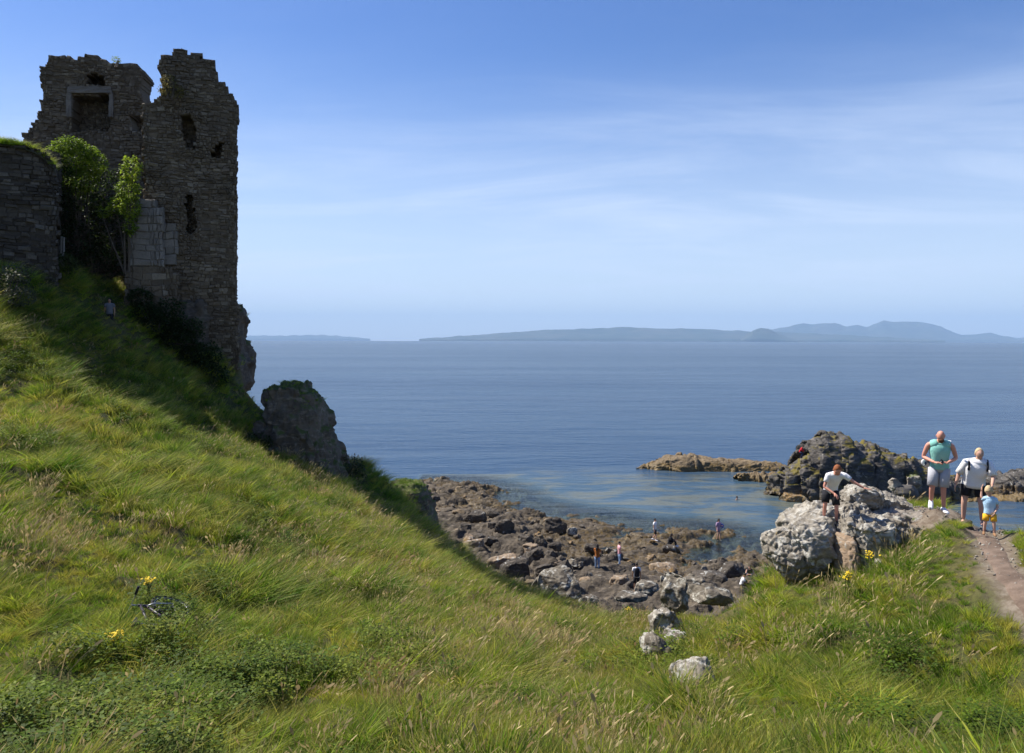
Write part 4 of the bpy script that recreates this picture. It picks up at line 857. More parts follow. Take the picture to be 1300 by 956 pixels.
# ------------------------------------------------------------------ bushes
M_bark = plain('bark', (0.11, 0.085, 0.06), 0.9, 0.3, 8, 0.5)
def tube(V, Fs_, pts, r0_, r1_, n=7):
    b = len(V); m = len(pts)
    for i, p in enumerate(pts):
        p = Vector(p); t = (Vector(pts[min(i+1, m-1)])-Vector(pts[max(i-1, 0)])).normalized(); a = t.orthogonal().normalized(); c = t.cross(a); r = r0_+(r1_-r0_)*i/(m-1)
        for k in range(n): V.append(tuple(p+(a*math.cos(6.2832*k/n)+c*math.sin(6.2832*k/n))*r))
    for i in range(m-1):
        for k in range(n): Fs_.append((b+i*n+k, b+i*n+(k+1) % n, b+(i+1)*n+(k+1) % n, b+(i+1)*n+k))
    Fs_.append(tuple(b+k for k in range(n))[::-1]); Fs_.append(tuple(b+(m-1)*n+k for k in range(n)))
def bush(name, label, base, clumps, leaf, n, cols, seed, group=None, stems=5):
    """clumps: (x, y, z, rx, ry, rz) balls of leaf; leaves scattered in shells with gaps"""
    r_ = np.random.RandomState(seed); root = empty(name, base); tag(root, label, 'bush', group)
    tot = sum(c[3]*c[5] for c in clumps); L_ = []
    for c in clumps:
        k = int(n*c[3]*c[5]/tot); d = r_.normal(size=(k, 3)); d /= np.linalg.norm(d, axis=1)[:, None]; rad = r_.uniform(0.45, 1.0, k)**0.6
        p = d*rad[:, None]; f = fbm(p*2.3+seed, 3, seed); m = (f > -0.22+0.1*rad); p = p*(1+0.35*f[:, None]); p = p[m]*np.array(c[3:6])+np.array(c[:3]); L_.append(p)
    p = np.vstack(L_); k = len(p); a = r_.uniform(0, 6.28, k); el = r_.normal(-0.1, 0.5, k); l = leaf*r_.uniform(0.6, 1.4, k)
    d = np.stack([np.cos(a)*np.cos(el), np.sin(a)*np.cos(el), np.sin(el)], 1); s = np.stack([-np.sin(a), np.cos(a), r_.normal(0, 0.4, k)], 1); dn = np.stack([0*a, 0*a, -0.18*l], 1)
    V = np.stack([p, p+(d*0.5+s*0.3)*l[:, None], p+d*l[:, None]+dn, p+(d*0.5-s*0.3)*l[:, None]], 1).reshape(-1, 3); Fq = np.arange(4*k).reshape(-1, 4)
    fo = mobj('foliage', V, Fq, leafy(name+'_leaf', cols, 0.4, patch=1.3), None); as_child(fo, root)
    V, Fs_ = [], []
    for i in range(stems):
        c = clumps[i % len(clumps)]; e = Vector((c[0], c[1], c[2]))+Vector((rng.uniform(-.5, .5)*c[3], rng.uniform(-.5, .5)*c[4], rng.uniform(0, .6)*c[5])); b = Vector(base)+Vector((rng.uniform(-.15, .15), 0, -0.3)); m = (b+e)/2+Vector((rng.uniform(-.15, .15), rng.uniform(-.1, .1), 0.1))
        tube(V, Fs_, [b, b.lerp(m, 0.5)+Vector((rng.uniform(-.05, .05), 0, 0)), m, m.lerp(e, 0.5), e], 0.05, 0.012)
    as_child(mobj('stem', V, Fs_, M_bark, None), root); return root
def Q(px, py, D, w, h, d=None):
    c = P(px, py, D); return (c.x, c.y, c.z, w/2/F*D, (d or w/F*D)/2, h/2/F*D)
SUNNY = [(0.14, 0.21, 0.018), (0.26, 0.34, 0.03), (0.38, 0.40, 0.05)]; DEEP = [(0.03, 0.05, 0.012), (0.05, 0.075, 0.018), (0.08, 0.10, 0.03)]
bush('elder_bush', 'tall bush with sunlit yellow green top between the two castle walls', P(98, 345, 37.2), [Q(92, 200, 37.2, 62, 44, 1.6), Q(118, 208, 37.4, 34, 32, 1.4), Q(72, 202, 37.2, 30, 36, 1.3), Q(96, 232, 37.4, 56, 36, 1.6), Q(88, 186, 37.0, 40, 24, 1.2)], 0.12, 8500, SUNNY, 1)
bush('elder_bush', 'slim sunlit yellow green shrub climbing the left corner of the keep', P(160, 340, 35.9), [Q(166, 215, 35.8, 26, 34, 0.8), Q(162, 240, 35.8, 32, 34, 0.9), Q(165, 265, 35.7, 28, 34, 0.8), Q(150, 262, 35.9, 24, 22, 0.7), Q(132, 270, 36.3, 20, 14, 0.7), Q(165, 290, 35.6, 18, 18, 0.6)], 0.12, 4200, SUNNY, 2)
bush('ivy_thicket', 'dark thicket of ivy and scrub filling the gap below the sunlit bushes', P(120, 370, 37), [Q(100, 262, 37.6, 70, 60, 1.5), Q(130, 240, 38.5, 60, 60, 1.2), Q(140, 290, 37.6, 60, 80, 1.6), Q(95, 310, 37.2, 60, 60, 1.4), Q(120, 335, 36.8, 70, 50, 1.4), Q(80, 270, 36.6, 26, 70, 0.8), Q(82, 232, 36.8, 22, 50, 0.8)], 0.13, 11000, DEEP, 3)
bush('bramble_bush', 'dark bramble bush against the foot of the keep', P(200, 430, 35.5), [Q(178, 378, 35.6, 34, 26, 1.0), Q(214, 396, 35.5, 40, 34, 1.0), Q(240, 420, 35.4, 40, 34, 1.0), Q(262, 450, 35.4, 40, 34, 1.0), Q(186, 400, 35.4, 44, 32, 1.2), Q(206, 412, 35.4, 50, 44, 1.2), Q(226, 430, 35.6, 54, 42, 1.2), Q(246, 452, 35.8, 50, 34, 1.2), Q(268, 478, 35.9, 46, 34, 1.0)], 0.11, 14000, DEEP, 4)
bush('hawthorn_bush', 'dusty grey green bush cut by the left edge below the curtain wall', P(5, 400, 29), [Q(20, 350, 29.4, 40, 26, 1.0), Q(8, 362, 29, 60, 38, 1.4), Q(-30, 365, 29.2, 60, 50, 1.4), Q(22, 378, 28.8, 44, 26, 1.2)], 0.09, 5000, [(0.09, 0.095, 0.05), (0.14, 0.14, 0.085), (0.19, 0.18, 0.12)], 5)
bush('wall_plant', 'yellow green plants rooted in the upper wall of the keep', P(215, 118, 36.7), [Q(213, 104, 36.75, 22, 18, 0.5), Q(219, 116, 36.75, 32, 14, 0.5), Q(207, 114, 36.7, 14, 16, 0.4), Q(226, 120, 36.8, 14, 8, 0.4)], 0.085, 1100, [(0.09, 0.10, 0.03), (0.15, 0.145, 0.045), (0.2, 0.17, 0.06)], 6, stems=3)
bush('wall_plant', 'small green tuft growing on the broken top of the fireplace wall', P(147, 80, 41.8), [Q(147, 77, 42.2, 12, 7, 0.5)], 0.08, 160, SUNNY, 7, stems=2)
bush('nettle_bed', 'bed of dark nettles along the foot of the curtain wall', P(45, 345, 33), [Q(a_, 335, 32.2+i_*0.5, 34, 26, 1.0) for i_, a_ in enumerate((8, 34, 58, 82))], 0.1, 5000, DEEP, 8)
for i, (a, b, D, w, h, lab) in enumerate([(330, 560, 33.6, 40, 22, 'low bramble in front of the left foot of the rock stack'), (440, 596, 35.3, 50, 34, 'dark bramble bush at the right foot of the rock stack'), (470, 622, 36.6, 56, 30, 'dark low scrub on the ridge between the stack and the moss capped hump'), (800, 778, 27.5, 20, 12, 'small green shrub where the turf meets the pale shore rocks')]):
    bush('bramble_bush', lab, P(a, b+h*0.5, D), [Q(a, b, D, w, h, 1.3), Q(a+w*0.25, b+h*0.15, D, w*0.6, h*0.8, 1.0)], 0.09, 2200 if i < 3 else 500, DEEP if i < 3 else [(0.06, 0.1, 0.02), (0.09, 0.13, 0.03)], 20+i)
# palings under the ivy
for i, (px, py) in enumerate(((77, 322), (80, 323), (66, 320))):
    p = P(px, py+22, 34.6); V, Fs_ = [], []; tube(V, Fs_, [(0, 0, -0.3), (0.01, 0, 0.7), (0.02, 0.01, 1.45)], 0.05, 0.045, 6); o = mobj('wooden_stake', V, Fs_, plain('weathered_wood', (0.24, 0.22, 0.19), 0.9, 0.3, 10, 0.4) if i == 0 else bpy.data.materials['weathered_wood']); o.location = p; tag(o, ['grey wooden stake, left one of the close pair below the curtain wall end', 'grey wooden stake, right one of the close pair below the curtain wall end', 'grey wooden stake apart from the pair, against the dark curtain wall'][i], 'stake')

# ------------------------------------------------------------------ ragwort in flower
M_yel = plain('yellow_flower', (0.75, 0.52, 0.02), 0.6, 0.15, 30, 0); M_gst = plain('green_stem', (0.07, 0.10, 0.025), 0.7)
def ragwort(px, py, D, w, label, seed):
    r_ = random.Random(seed); D = hit(px, py, 0.5) if D < 20 else D; top = P(px, py, D); g = hz1(top.x, top.y); h = max(0.3, top.z-g); root = empty('ragwort', (top.x, top.y, top.z-h)); tag(root, label, 'flower')
    V, Fs_, V2, F2, V3, F3 = [], [], [], [], [], []; W_ = w/F*D/2*0.8
    for s_ in range(3):
        bx_ = r_.uniform(-.05, .05); tx = r_.uniform(-1, 1)*W_*0.6; ty = r_.uniform(-1, 1)*W_*0.5; tz = h-0.04-r_.uniform(0, 0.05)
        tube(V, Fs_, [(bx_, 0, -0.1), ((bx_+tx)/2, ty/2, h*0.5), (tx, ty, tz)], 0.008, 0.004, 5)
        for k in range(10):
            q = Vector((tx+r_.gauss(0, W_*0.4), ty+r_.gauss(0, W_*0.35), h+r_.uniform(-0.07, 0.05))); tube(V, Fs_, [(tx, ty, tz-0.05), q-Vector((0, 0, 0.005))], 0.003, 0.002, 3)
            b = len(V2); rr = r_.uniform(0.015, 0.026); V2.append(tuple(q+Vector((0, 0, 0.008))))
            tm = Matrix.Rotation(r_.uniform(-.2, 1.0), 3, 'X') @ Matrix.Rotation(r_.uniform(-.6, .6), 3, 'Y')
            for a in range(13): V2.append(tuple(q+tm@(Vector((math.cos(a*6.283/13), math.sin(a*6.283/13), 0))*rr*(1 if a % 2 else 0.75)+Vector((0, 0, r_.uniform(-.006, .004))))))
            for a in range(13): F2.append((b, b+1+a, b+1+(a+1) % 13))
        for k in range(12):
            t = r_.random(); c = Vector((bx_+(tx-bx_)*t, ty*t, h*t*0.85)); a = r_.uniform(0, 6.28); d = Vector((math.cos(a), math.sin(a), 0.2)); s = Vector((-d.y, d.x, 0)); l = 0.11*(1-t*0.6); b = len(V3)
            V3 += [tuple(c), tuple(c+d*l*.5+s*l*.22), tuple(c+d*l-Vector((0, 0, .02))), tuple(c+d*l*.5-s*l*.22)]; F3.append((b, b+1, b+2, b+3))
    mobj('stem', V, Fs_, M_gst, root); mobj('flower_heads', V2, F2, M_yel, root); mobj('leaves', V3, F3, M_weed, root, tone=[0.2]*len(V3))
ragwort(145, 806, 12.0, 30, 'largest clump of yellow ragwort flowers near the lower left corner', 1)
ragwort(187, 738, 15.2, 18, 'small clump of yellow ragwort flowers above the abandoned bicycle', 2)
ragwort(1107, 701, 15.0, 22, 'yellow ragwort flowers in front of the upright fissured rock', 3)
ragwort(1077, 728, 14.9, 18, 'lower clump of yellow ragwort at the foot of the brown slab', 4)
ragwort(800, 772, 27, 14, 'distant yellow flowers beside the small shrub above the shore', 5)

# ------------------------------------------------------------------ abandoned bicycle lying in the grass
M_tyre = plain('rubber', (0.02, 0.02, 0.022), 0.8); M_metal = plain('dull_metal', (0.35, 0.35, 0.36), 0.4, metal=0.7); M_frame = plain('frame_paint', (0.045, 0.035, 0.055), 0.4)
bk = empty('bicycle'); tag(bk, 'dark abandoned bicycle lying half buried in the long grass', 'bicycle')
def torus(cx_, cz_, r, t, mat, name, par, y=0):
    V = []; n, m = 36, 8
    for i in range(n):
        a = 6.2832*i/n
        for j in range(m): b = 6.2832*j/m; rr = r+t*math.cos(b); V.append((cx_+rr*math.cos(a), y+t*math.sin(b), cz_+rr*math.sin(a)))
    Fq = [(i*m+j, ((i+1) % n)*m+j, ((i+1) % n)*m+(j+1) % m, i*m+(j+1) % m) for i in range(n) for j in range(m)]
    return mobj(name, V, Fq, mat, par, smooth=True)
def bars(name, segs, mat, par, n=8):
    V, Fs_ = [], []
    for pts, r in segs: tube(V, Fs_, pts, r, r, n)
    return mobj(name, V, Fs_, mat, par, smooth=True)
bars('frame', [([(-0.15, 0, 0.32), (-0.25, 0, 0.8)], 0.018), ([(-0.24, 0, 0.76), (0.3, 0, 0.86)], 0.02), ([(-0.15, 0, 0.32), (0.33, 0, 0.76)], 0.024), ([(0.3, 0, 0.9), (0.34, 0, 0.72)], 0.024), ([(-0.15, 0.03, 0.32), (-0.58, 0.06, 0.34)], 0.011), ([(-0.15, -0.03, 0.32), (-0.58, -0.06, 0.34)], 0.011), ([(-0.24, 0.02, 0.74), (-0.58, 0.06, 0.34)], 0.01), ([(-0.24, -0.02, 0.74), (-0.58, -0.06, 0.34)], 0.01)], M_frame, bk)
bars('fork', [([(0.33, 0, 0.76), (0.36, 0.055, 0.66), (0.47, 0.06, 0.34)], 0.014), ([(0.33, 0, 0.76), (0.36, -0.055, 0.66), (0.47, -0.06, 0.34)], 0.014)], M_metal, bk)
hb_ = bars('handlebar', [([(0.29, 0, 0.92), (0.27, 0, 1.0)], 0.014), ([(0.25, -0.3, 1.03), (0.29, -0.12, 1.0), (0.29, 0.12, 1.0), (0.25, 0.3, 1.03)], 0.012)], M_metal, bk)
for s in (-1, 1): bars('grip', [([(0.25, 0.2*s, 1.02), (0.24, 0.34*s, 1.035)], 0.022)], M_tyre, hb_)
bars('seat_post', [([(-0.25, 0, 0.8), (-0.28, 0, 0.94)], 0.013)], M_metal, bk)
bars('saddle', [([(-0.42, 0, 0.97), (-0.3, 0, 0.965)], 0.07), ([(-0.3, 0, 0.965), (-0.14, 0, 0.955)], 0.03)], M_tyre, bk)
bars('crank', [([(-0.15, -0.08, 0.32), (-0.15, 0.08, 0.32)], 0.02), ([(-0.15, 0.08, 0.32), (-0.03, 0.08, 0.2)], 0.011), ([(-0.15, -0.08, 0.32), (-0.27, -0.08, 0.44)], 0.011)], M_metal, bk)
for s in (0, 1): bars('pedal', [([((-0.03, -0.27)[s], (0.08, -0.16)[s], (0.2, 0.44)[s]), ((-0.03, -0.27)[s], (0.16, -0.08)[s], (0.2, 0.44)[s])], 0.025)], M_tyre, bk)
for cx_ in (-0.58, 0.47):
    w = torus(cx_, 0.34, 0.315, 0.027, M_tyre, 'tyre', None); we = empty('wheel'); we.parent = bk; w.parent = we; torus(cx_, 0.34, 0.285, 0.012, M_metal, 'rim', we)
    bars('spokes', [([(cx_, 0.02*(-1)**k, 0.34), (cx_+0.28*math.cos(k*0.3927), 0, 0.34+0.28*math.sin(k*0.3927))], 0.0022) for k in range(16)], M_metal, we, 4)
bp_ = P(228, 782, hit(228, 782, 0.25)); gz = hz1(bp_.x, bp_.y)
bk.location = (bp_.x+0.30, bp_.y-0.1, gz+0.05); bk.rotation_euler = (Matrix.Rotation(R(118), 3, 'Z') @ Matrix.Rotation(R(-12), 3, 'Y') @ Matrix.Rotation(R(-68), 3, 'X')).to_euler()

# loose grit and pebbles on the path and the trodden top
n = 9000; x = r0.uniform(8, 14, n); y = r0.uniform(8, 19.5, n); m_ = np.maximum(path_mask(x, y), bare_mask(x, y)) > 0.35; x, y = x[m_], y[m_]; z = hill_z(x, y)+0.012; n = len(x)
def pebble(seed):
    v, f = ico(2); v = rock_noise(v*np.array([1, .8, .55]), v, 1.2, 0.3, seed, 0.6)*0.022; return v, f, np.zeros(len(v))
scatter('pebbles', [pebble(500+i) for i in range(4)], (np.stack([x, y, z], 1), r0.uniform(0, 6.28, (n, 3)), 0.25+r0.uniform(0, 1, n)**5*1.5, r0.randint(0, 4, n)), M_knoll)

# ------------------------------------------------------------------ people
def cloth(name, c, scale=9): 
    k = MB(name); v = k.pos(); n = k.noise(v, scale, 4, 0.6, 0.6); k.col(k.mix(n, tuple(x*0.86 for x in c), tuple(min(1, x*1.08) for x in c))); k.rough(0.9); k.bump(n, 0.5, 0.03); return k.m
SKIN = plain('skin', (0.56, 0.33, 0.24), 0.55, 0.08, 6, 0.05); SKIN_R = plain('sunburnt_skin', (0.60, 0.28, 0.20), 0.5, 0.1, 6, 0.05); SKIN_D = plain('tanned_skin', (0.34, 0.19, 0.12), 0.55, 0.08, 6, 0.05)
WHITE = cloth('white_cotton', (0.80, 0.79, 0.80)); BLACK = cloth('black_cloth', (0.018, 0.018, 0.022)); TEAL = cloth('mint_cotton', (0.25, 0.56, 0.49)); GREY = cloth('grey_jersey', (0.42, 0.42, 0.45))
SKY_ = cloth('pale_blue_cotton', (0.42, 0.62, 0.78)); GOLD = cloth('orange_yellow_cotton', (0.85, 0.45, 0.03)); PINK = cloth('pink_cotton', (0.72, 0.38, 0.42)); DENIM = cloth('denim', (0.20, 0.29, 0.45)); RED = cloth('red_cloth', (0.55, 0.02, 0.03)); RUST = cloth('rust_knit', (0.38, 0.13, 0.03)); NAVY = cloth('navy_cloth', (0.03, 0.04, 0.09)); LILAC = cloth('lilac_check', (0.42, 0.28, 0.42))
H_RED = plain('ginger_hair', (0.24, 0.085, 0.035), 0.85, 0.3, 40, 0.3); H_BL = plain('blond_hair', (0.50, 0.38, 0.22), 0.8, 0.25, 40, 0.3); H_DK = plain('dark_hair', (0.02, 0.015, 0.012), 0.6, 0.3, 40, 0.3); EYE = plain('eye_dark', (0.03, 0.02, 0.02), 0.3, 0, 5, 0); LIP = plain('lips', (0.42, 0.14, 0.12), 0.5, 0.05, 5, 0); SHOE_W = cloth('white_shoe', (0.82, 0.82, 0.84)); SHOE_K = cloth('black_shoe', (0.02, 0.02, 0.022)); SAND = cloth('tan_leather', (0.30, 0.17, 0.09))
STAND = dict(pelvis=(0, 0, .95), waist=(0, 0, 1.08), chest=(0, 0, 1.27), nb=(0, .01, 1.43), neck=(0, 0, 1.50), head=(0, -.02, 1.63),
             shR=(-.185, 0, 1.40), elR=(-.235, .02, 1.12), wrR=(-.245, -.04, .87), shL=(.185, 0, 1.40), elL=(.235, .02, 1.12), wrL=(.245, -.04, .87),
             hpR=(-.095, 0, .90), knR=(-.105, -.02, .50), anR=(-.11, .02, .085), hpL=(.095, 0, .90), knL=(.105, -.02, .50), anL=(.11, .02, .085))
SIT = dict(STAND, pelvis=(0, 0, .12), waist=(0, -.02, .26), chest=(0, -.08, .45), nb=(0, -.12, .60), neck=(0, -.15, .67), head=(0, -.2, .79), shR=(-.18, -.11, .57), elR=(-.22, -.28, .38), wrR=(-.1, -.46, .44), shL=(.18, -.11, .57), elL=(.22, -.28, .38), wrL=(.1, -.46, .44),
           hpR=(-.09, -.02, .12), knR=(-.13, -.42, .44), anR=(-.12, -.52, .06), hpL=(.09, -.02, .12), knL=(.13, -.42, .44), anL=(.12, -.52, .06))
def loft(V, Fs_, pts, rx, ry, xa, n=16, cap=(True, True), wob=0.0, seed=0):
    b = len(V); m = len(pts); pts = [Vector(p) for p in pts]
    for i, p in enumerate(pts):
        t = (pts[min(i+1, m-1)]-pts[max(i-1, 0)]).normalized(); x = Vector(xa); x = (x-t*x.dot(t)).normalized(); y = t.cross(x)
        for k in range(n):
            a = 6.28318*k/n; w = 1+wob*math.sin(3*a+i*1.3+seed)*(i > 0)
            V.append(tuple(p+x*math.cos(a)*rx[i]*w+y*math.sin(a)*ry[i]*w))
    for i in range(m-1):
        for k in range(n): Fs_.append((b+i*n+k, b+i*n+(k+1) % n, b+(i+1)*n+(k+1) % n, b+(i+1)*n+k))
    if cap[0]: Fs_.append(tuple(b+k for k in range(n))[::-1])
    if cap[1]: Fs_.append(tuple(b+(m-1)*n+k for k in range(n)))
def lp(a, b, t): return tuple(a[i]+(b[i]-a[i])*t for i in range(3))
def skinned(J, fat=1.0):
    nodes = {'pelvis': (.13, .095), 'waist': (.115, .085), 'chest': (.135, .095), 'nb': (.075, .065), 'neck': (.052, .052), 'shR': (.058, .058), 'elR': (.041, .041), 'wrR': (.026, .026), 'shL': (.058, .058), 'elL': (.041, .041), 'wrL': (.026, .026),
             'hpR': (.085, .085), 'knR': (.054, .054), 'anR': (.036, .036), 'hpL': (.085, .085), 'knL': (.054, .054), 'anL': (.036, .036)}
    names = list(nodes); idx = {n: i for i, n in enumerate(names)}; co = [J[n] for n in names]; rad = [nodes[n] for n in names]
    ed = [('pelvis', 'waist'), ('waist', 'chest'), ('chest', 'nb'), ('nb', 'neck'), ('nb', 'shR'), ('shR', 'elR'), ('elR', 'wrR'), ('nb', 'shL'), ('shL', 'elL'), ('elL', 'wrL'), ('pelvis', 'hpR'), ('hpR', 'knR'), ('knR', 'anR'), ('pelvis', 'hpL'), ('hpL', 'knL'), ('knL', 'anL')]
    E = [(idx[a], idx[b]) for a, b in ed]
    for a, b, r_ in (('knR', 'anR', .05), ('knL', 'anL', .05), ('elR', 'wrR', .036), ('elL', 'wrL', .036), ('hpR', 'knR', .073), ('hpL', 'knL', .073), ('shR', 'elR', .048), ('shL', 'elL', .048)):   # calf, forearm, thigh, upper arm
        i = len(co); co.append(lp(J[a], J[b], 0.35)); rad.append((r_, r_)); E.remove((idx[a], idx[b])); E += [(idx[a], i), (i, idx[b])]
    i = len(co); co.append(lp(J['neck'], J['head'], 0.6)); rad.append((.05, .05)); E.append((idx['neck'], i))
    me = bpy.data.meshes.new('t'); me.from_pydata(co, E, []); ob = bpy.data.objects.new('t', me); C.objects.link(ob)
    ob.modifiers.new('s', 'SKIN'); ob.modifiers.new('u', 'SUBSURF').levels = 2
    if not me.skin_vertices: 
        bm = bmesh.new(); bm.from_mesh(me); bm.verts.layers.skin.verify(); bm.to_mesh(me); bm.free()
    for k, sv in enumerate(me.skin_vertices[0].data): sv.radius = (rad[k][0]*fat, rad[k][1]*fat); sv.use_root = (k == 0)
    dg = bpy.context.evaluated_depsgraph_get(); ev = ob.evaluated_get(dg); m2 = ev.to_mesh(); V = [tuple(v.co) for v in m2.vertices]; Fs_ = [tuple(p.vertices) for p in m2.polygons]; ev.to_mesh_clear(); bpy.data.objects.remove(ob); bpy.data.meshes.remove(me)
    return V, Fs_
def head_mesh(V, Fs_, c, M, s=1.0, n=20, m=16):
    b = len(V)
    for i in range(m+1):
        th = math.pi*i/m
        for k in range(n):
            a = 6.28318*k/n; x, y, z = math.sin(th)*math.cos(a), math.sin(th)*math.sin(a), math.cos(th)
            X, Y, Z = x*0.077, y*0.096, z*0.118
            if z < 0: X *= 1-0.33*z*z-0.1*abs(z); Y = Y*(1-0.25*abs(z))-0.012*abs(z)
            f = max(0, -y)                                      # the face looks along -Y
            Y -= 0.022*f*math.exp(-((x/0.16)**2+((z+0.12)/0.17)**2))+0.006*f*math.exp(-(((z-0.2)/0.12)**2))-0.006*f*math.exp(-((abs(x)-0.35)/0.15)**2-((z-0.05)/0.12)**2)
            V.append(tuple(c+M@(Vector((X, Y, Z))*s)))
    for i in range(m):
        for k in range(n): Fs_.append((b+i*n+k, b+(i+1)*n+k, b+(i+1)*n+(k+1) % n, b+i*n+(k+1) % n))
    for sx_ in (-1, 1):
        e = c+M@(Vector((sx_*0.071, 0.01, -0.005))*s); loft(V, Fs_, [e+M@Vector((-sx_*.01, 0, 0)), e+M@Vector((sx_*.01*s, 0.004, 0)), e+M@Vector((sx_*.017*s, .006, 0))], [.03*s, .032*s, .018*s], [.015*s, .018*s, .01*s], M@Vector((0, 0, 1)), 8)
def hand_mesh(V, Fs_, w, d, up, side_, s=1.0, curl=0.5):
    """palm and five fingers; d = pointing direction, up = back of the hand, side_ = where the thumb leaves"""
    d = Vector(d).normalized(); up = Vector(up); up = (up-d*up.dot(d)).normalized(); sd = d.cross(up)*side_; w = Vector(w)
    loft(V, Fs_, [w-d*.015*s, w+d*.03*s, w+d*.07*s, w+d*.092*s], [.024*s, .036*s, .041*s, .036*s], [.019*s, .017*s, .015*s, .011*s], sd, 10)
    for k, (off, l) in enumerate(((.029, .068), (.010, .078), (-.010, .072), (-.029, .056))):
        q = w+d*.085*s+sd*off*s; ps = [q-d*.012*s]; dd = d.copy()
        for j in range(3):
            dd = (dd-up*curl*0.55).normalized(); q = q+dd*l*s*(0.42, 0.33, 0.25)[j]; ps.append(q)
        loft(V, Fs_, ps, [.0095*s, .009*s, .008*s, .0055*s], [.0095*s, .009*s, .008*s, .0055*s], sd, 7)
    q = w+d*.025*s+sd*.03*s; d2 = (d*0.7+sd*0.7-up*.25*curl).normalized(); q2 = q+d2*.035*s; q3 = q2+(d2*.6+d*.6-up*.3*curl).normalized()*.03*s
    loft(V, Fs_, [q-d2*.015*s, q, q2, q3], [.012*s, .0125*s, .011*s, .007*s], [.012*s, .0125*s, .011*s, .007*s], up, 7)
def person(label, loc, rz, s, pose=None, base=STAND, skin=SKIN, top=None, top_kind='tee', bottom=None, bot_len=0.75, shoes=None, hair=None, hair_kind='short', head=(0, 0), fat=1.0, hands=(0.5, 0.5), group=None, child=False, wide=1.0, sleeve=0.5, hem=-0.03, foot=None, hd=None, hscale=1.0):
    J = dict(base); J.update(pose or {})
    V, Fs_ = skinned(J, fat)
    HM = Matrix.Rotation(head[1], 3, 'Z') @ Matrix.Rotation(head[0], 3, 'X'); hc = Vector(J['head']); head_mesh(V, Fs_, hc, HM, hscale)
    for sd, ks_ in ((-1, 'R'), (1, 'L')):
        w = Vector(J['wr'+ks_]); e = Vector(J['el'+ks_]); d = (w-e); upv = Vector((sd*1.0, 0.1, 0.1)) if abs(d.normalized().z) > 0.6 else Vector((0, 0, 1))
        hand_mesh(V, Fs_, w, (hd or {}).get(ks_, d), upv, -sd if abs(d.normalized().z) <= 0.6 else sd, hscale if child else 1.0, hands[0 if sd < 0 else 1])
        a = Vector(J['an'+ks_]); fd = Vector((foot or {}).get(ks_, (0.12*sd, -1, 0))).normalized()
        if not shoes: loft(V, Fs_, [a-fd*.05+Vector((0, 0, -.045)), a+Vector((0, 0, -.04)), a+fd*.08+Vector((0, 0, -.05)), a+fd*.15+Vector((0, 0, -.062)), a+fd*.185+Vector((0, 0, -.068))], [.028, .038, .042, .043, .022], [.035, .045, .032, .019, .01], fd.cross(Vector((0, 0, 1))), 10)
    body = mobj('person', V, Fs_, skin, None, smooth=True); tag(body, label, 'person', group)
    def cl(name, Vc, Fc, mat): return mobj(name, Vc, Fc, mat, body, smooth=True)
    acr = Vector(J['shL'])-Vector(J['shR']); hipx = Vector(J['hpL'])-Vector(J['hpR'])
    if top:
        A, B = [], []; pe, wa, ch, nb = (Vector(J[k]) for k in ('pelvis', 'waist', 'chest', 'nb')); dn = (pe-wa).normalized(); w_ = wide*fat
        sh_c = (Vector(J['shL'])+Vector(J['shR']))/2; ax = acr.normalized()
        loft(A, B, [pe+dn*(-hem+0.03), pe, wa, (wa+ch)/2, ch, lp(ch, nb, .5), lp(sh_c, nb, .6), nb+(nb-ch).normalized()*.02], [.172*w_, .170*w_, .158*w_, .168*w_, .185*w_, .190*(.4+.6*w_), .150*(.4+.6*w_), .08*w_**.5], [.125*w_, .122*w_, .115*w_, .12*w_, .130*w_, .122*(.4+.6*w_), .105*(.4+.6*w_), .07*w_**.5], ax, 20, wob=.03)
        ya_ = .16 if top_kind == 'tank' else 0.0; loft(A, B, [lp(J['shR'], J['nb'], ya_), lp(J['shR'], J['nb'], .5), lp(J['nb'], J['chest'], .12), lp(J['shL'], J['nb'], .5), lp(J['shL'], J['nb'], ya_)], [.062*fat, .082*fat, .085*w_, .082*fat, .062*fat], [.066*fat, .092*fat, .098*w_, .092*fat, .066*fat], (0, 0, 1), 14)
        if top_kind == 'tank':
            
            for k_ in 'RL': loft(A, B, [lp(lp(J['nb'], J['chest'], .45), lp(J['sh'+k_], J['chest'], .35), t_) for t_ in (0, .35, .75)], [.125, .13, .095], [.105, .115, .10], (0, 0, 1), 14); loft(A, B, [lp(J['nb'], J['sh'+k_], .15), lp(J['nb'], J['sh'+k_], .45), lp(J['nb'], J['sh'+k_], .78)], [.10, .105, .078], [.085, .095, .08], (0, 1, 0), 12)
        else:
            for k_ in 'RL':
                a, b = J['sh'+k_], J['el'+k_]; en = lp(a, b, min(1, sleeve)) if sleeve <= 1 else lp(b, J['wr'+k_], sleeve-1)
                seq = [lp(J['nb'], a, .45), a, lp(a, b, .3 if sleeve < 0.7 else .5), en if sleeve <= 1 else b] + ([en] if sleeve > 1 else [])
                rr = [.085, .078, .070, .066*(wide**.6)] + ([.046] if sleeve > 1 else []); loft(A, B, seq, [r_*fat for r_ in rr], [r_*fat for r_ in rr], (0, 1, 0), 14, wob=.02)
        cl('tank_top' if top_kind == 'tank' else ('jumper' if sleeve > 1 else 't_shirt'), A, B, top)
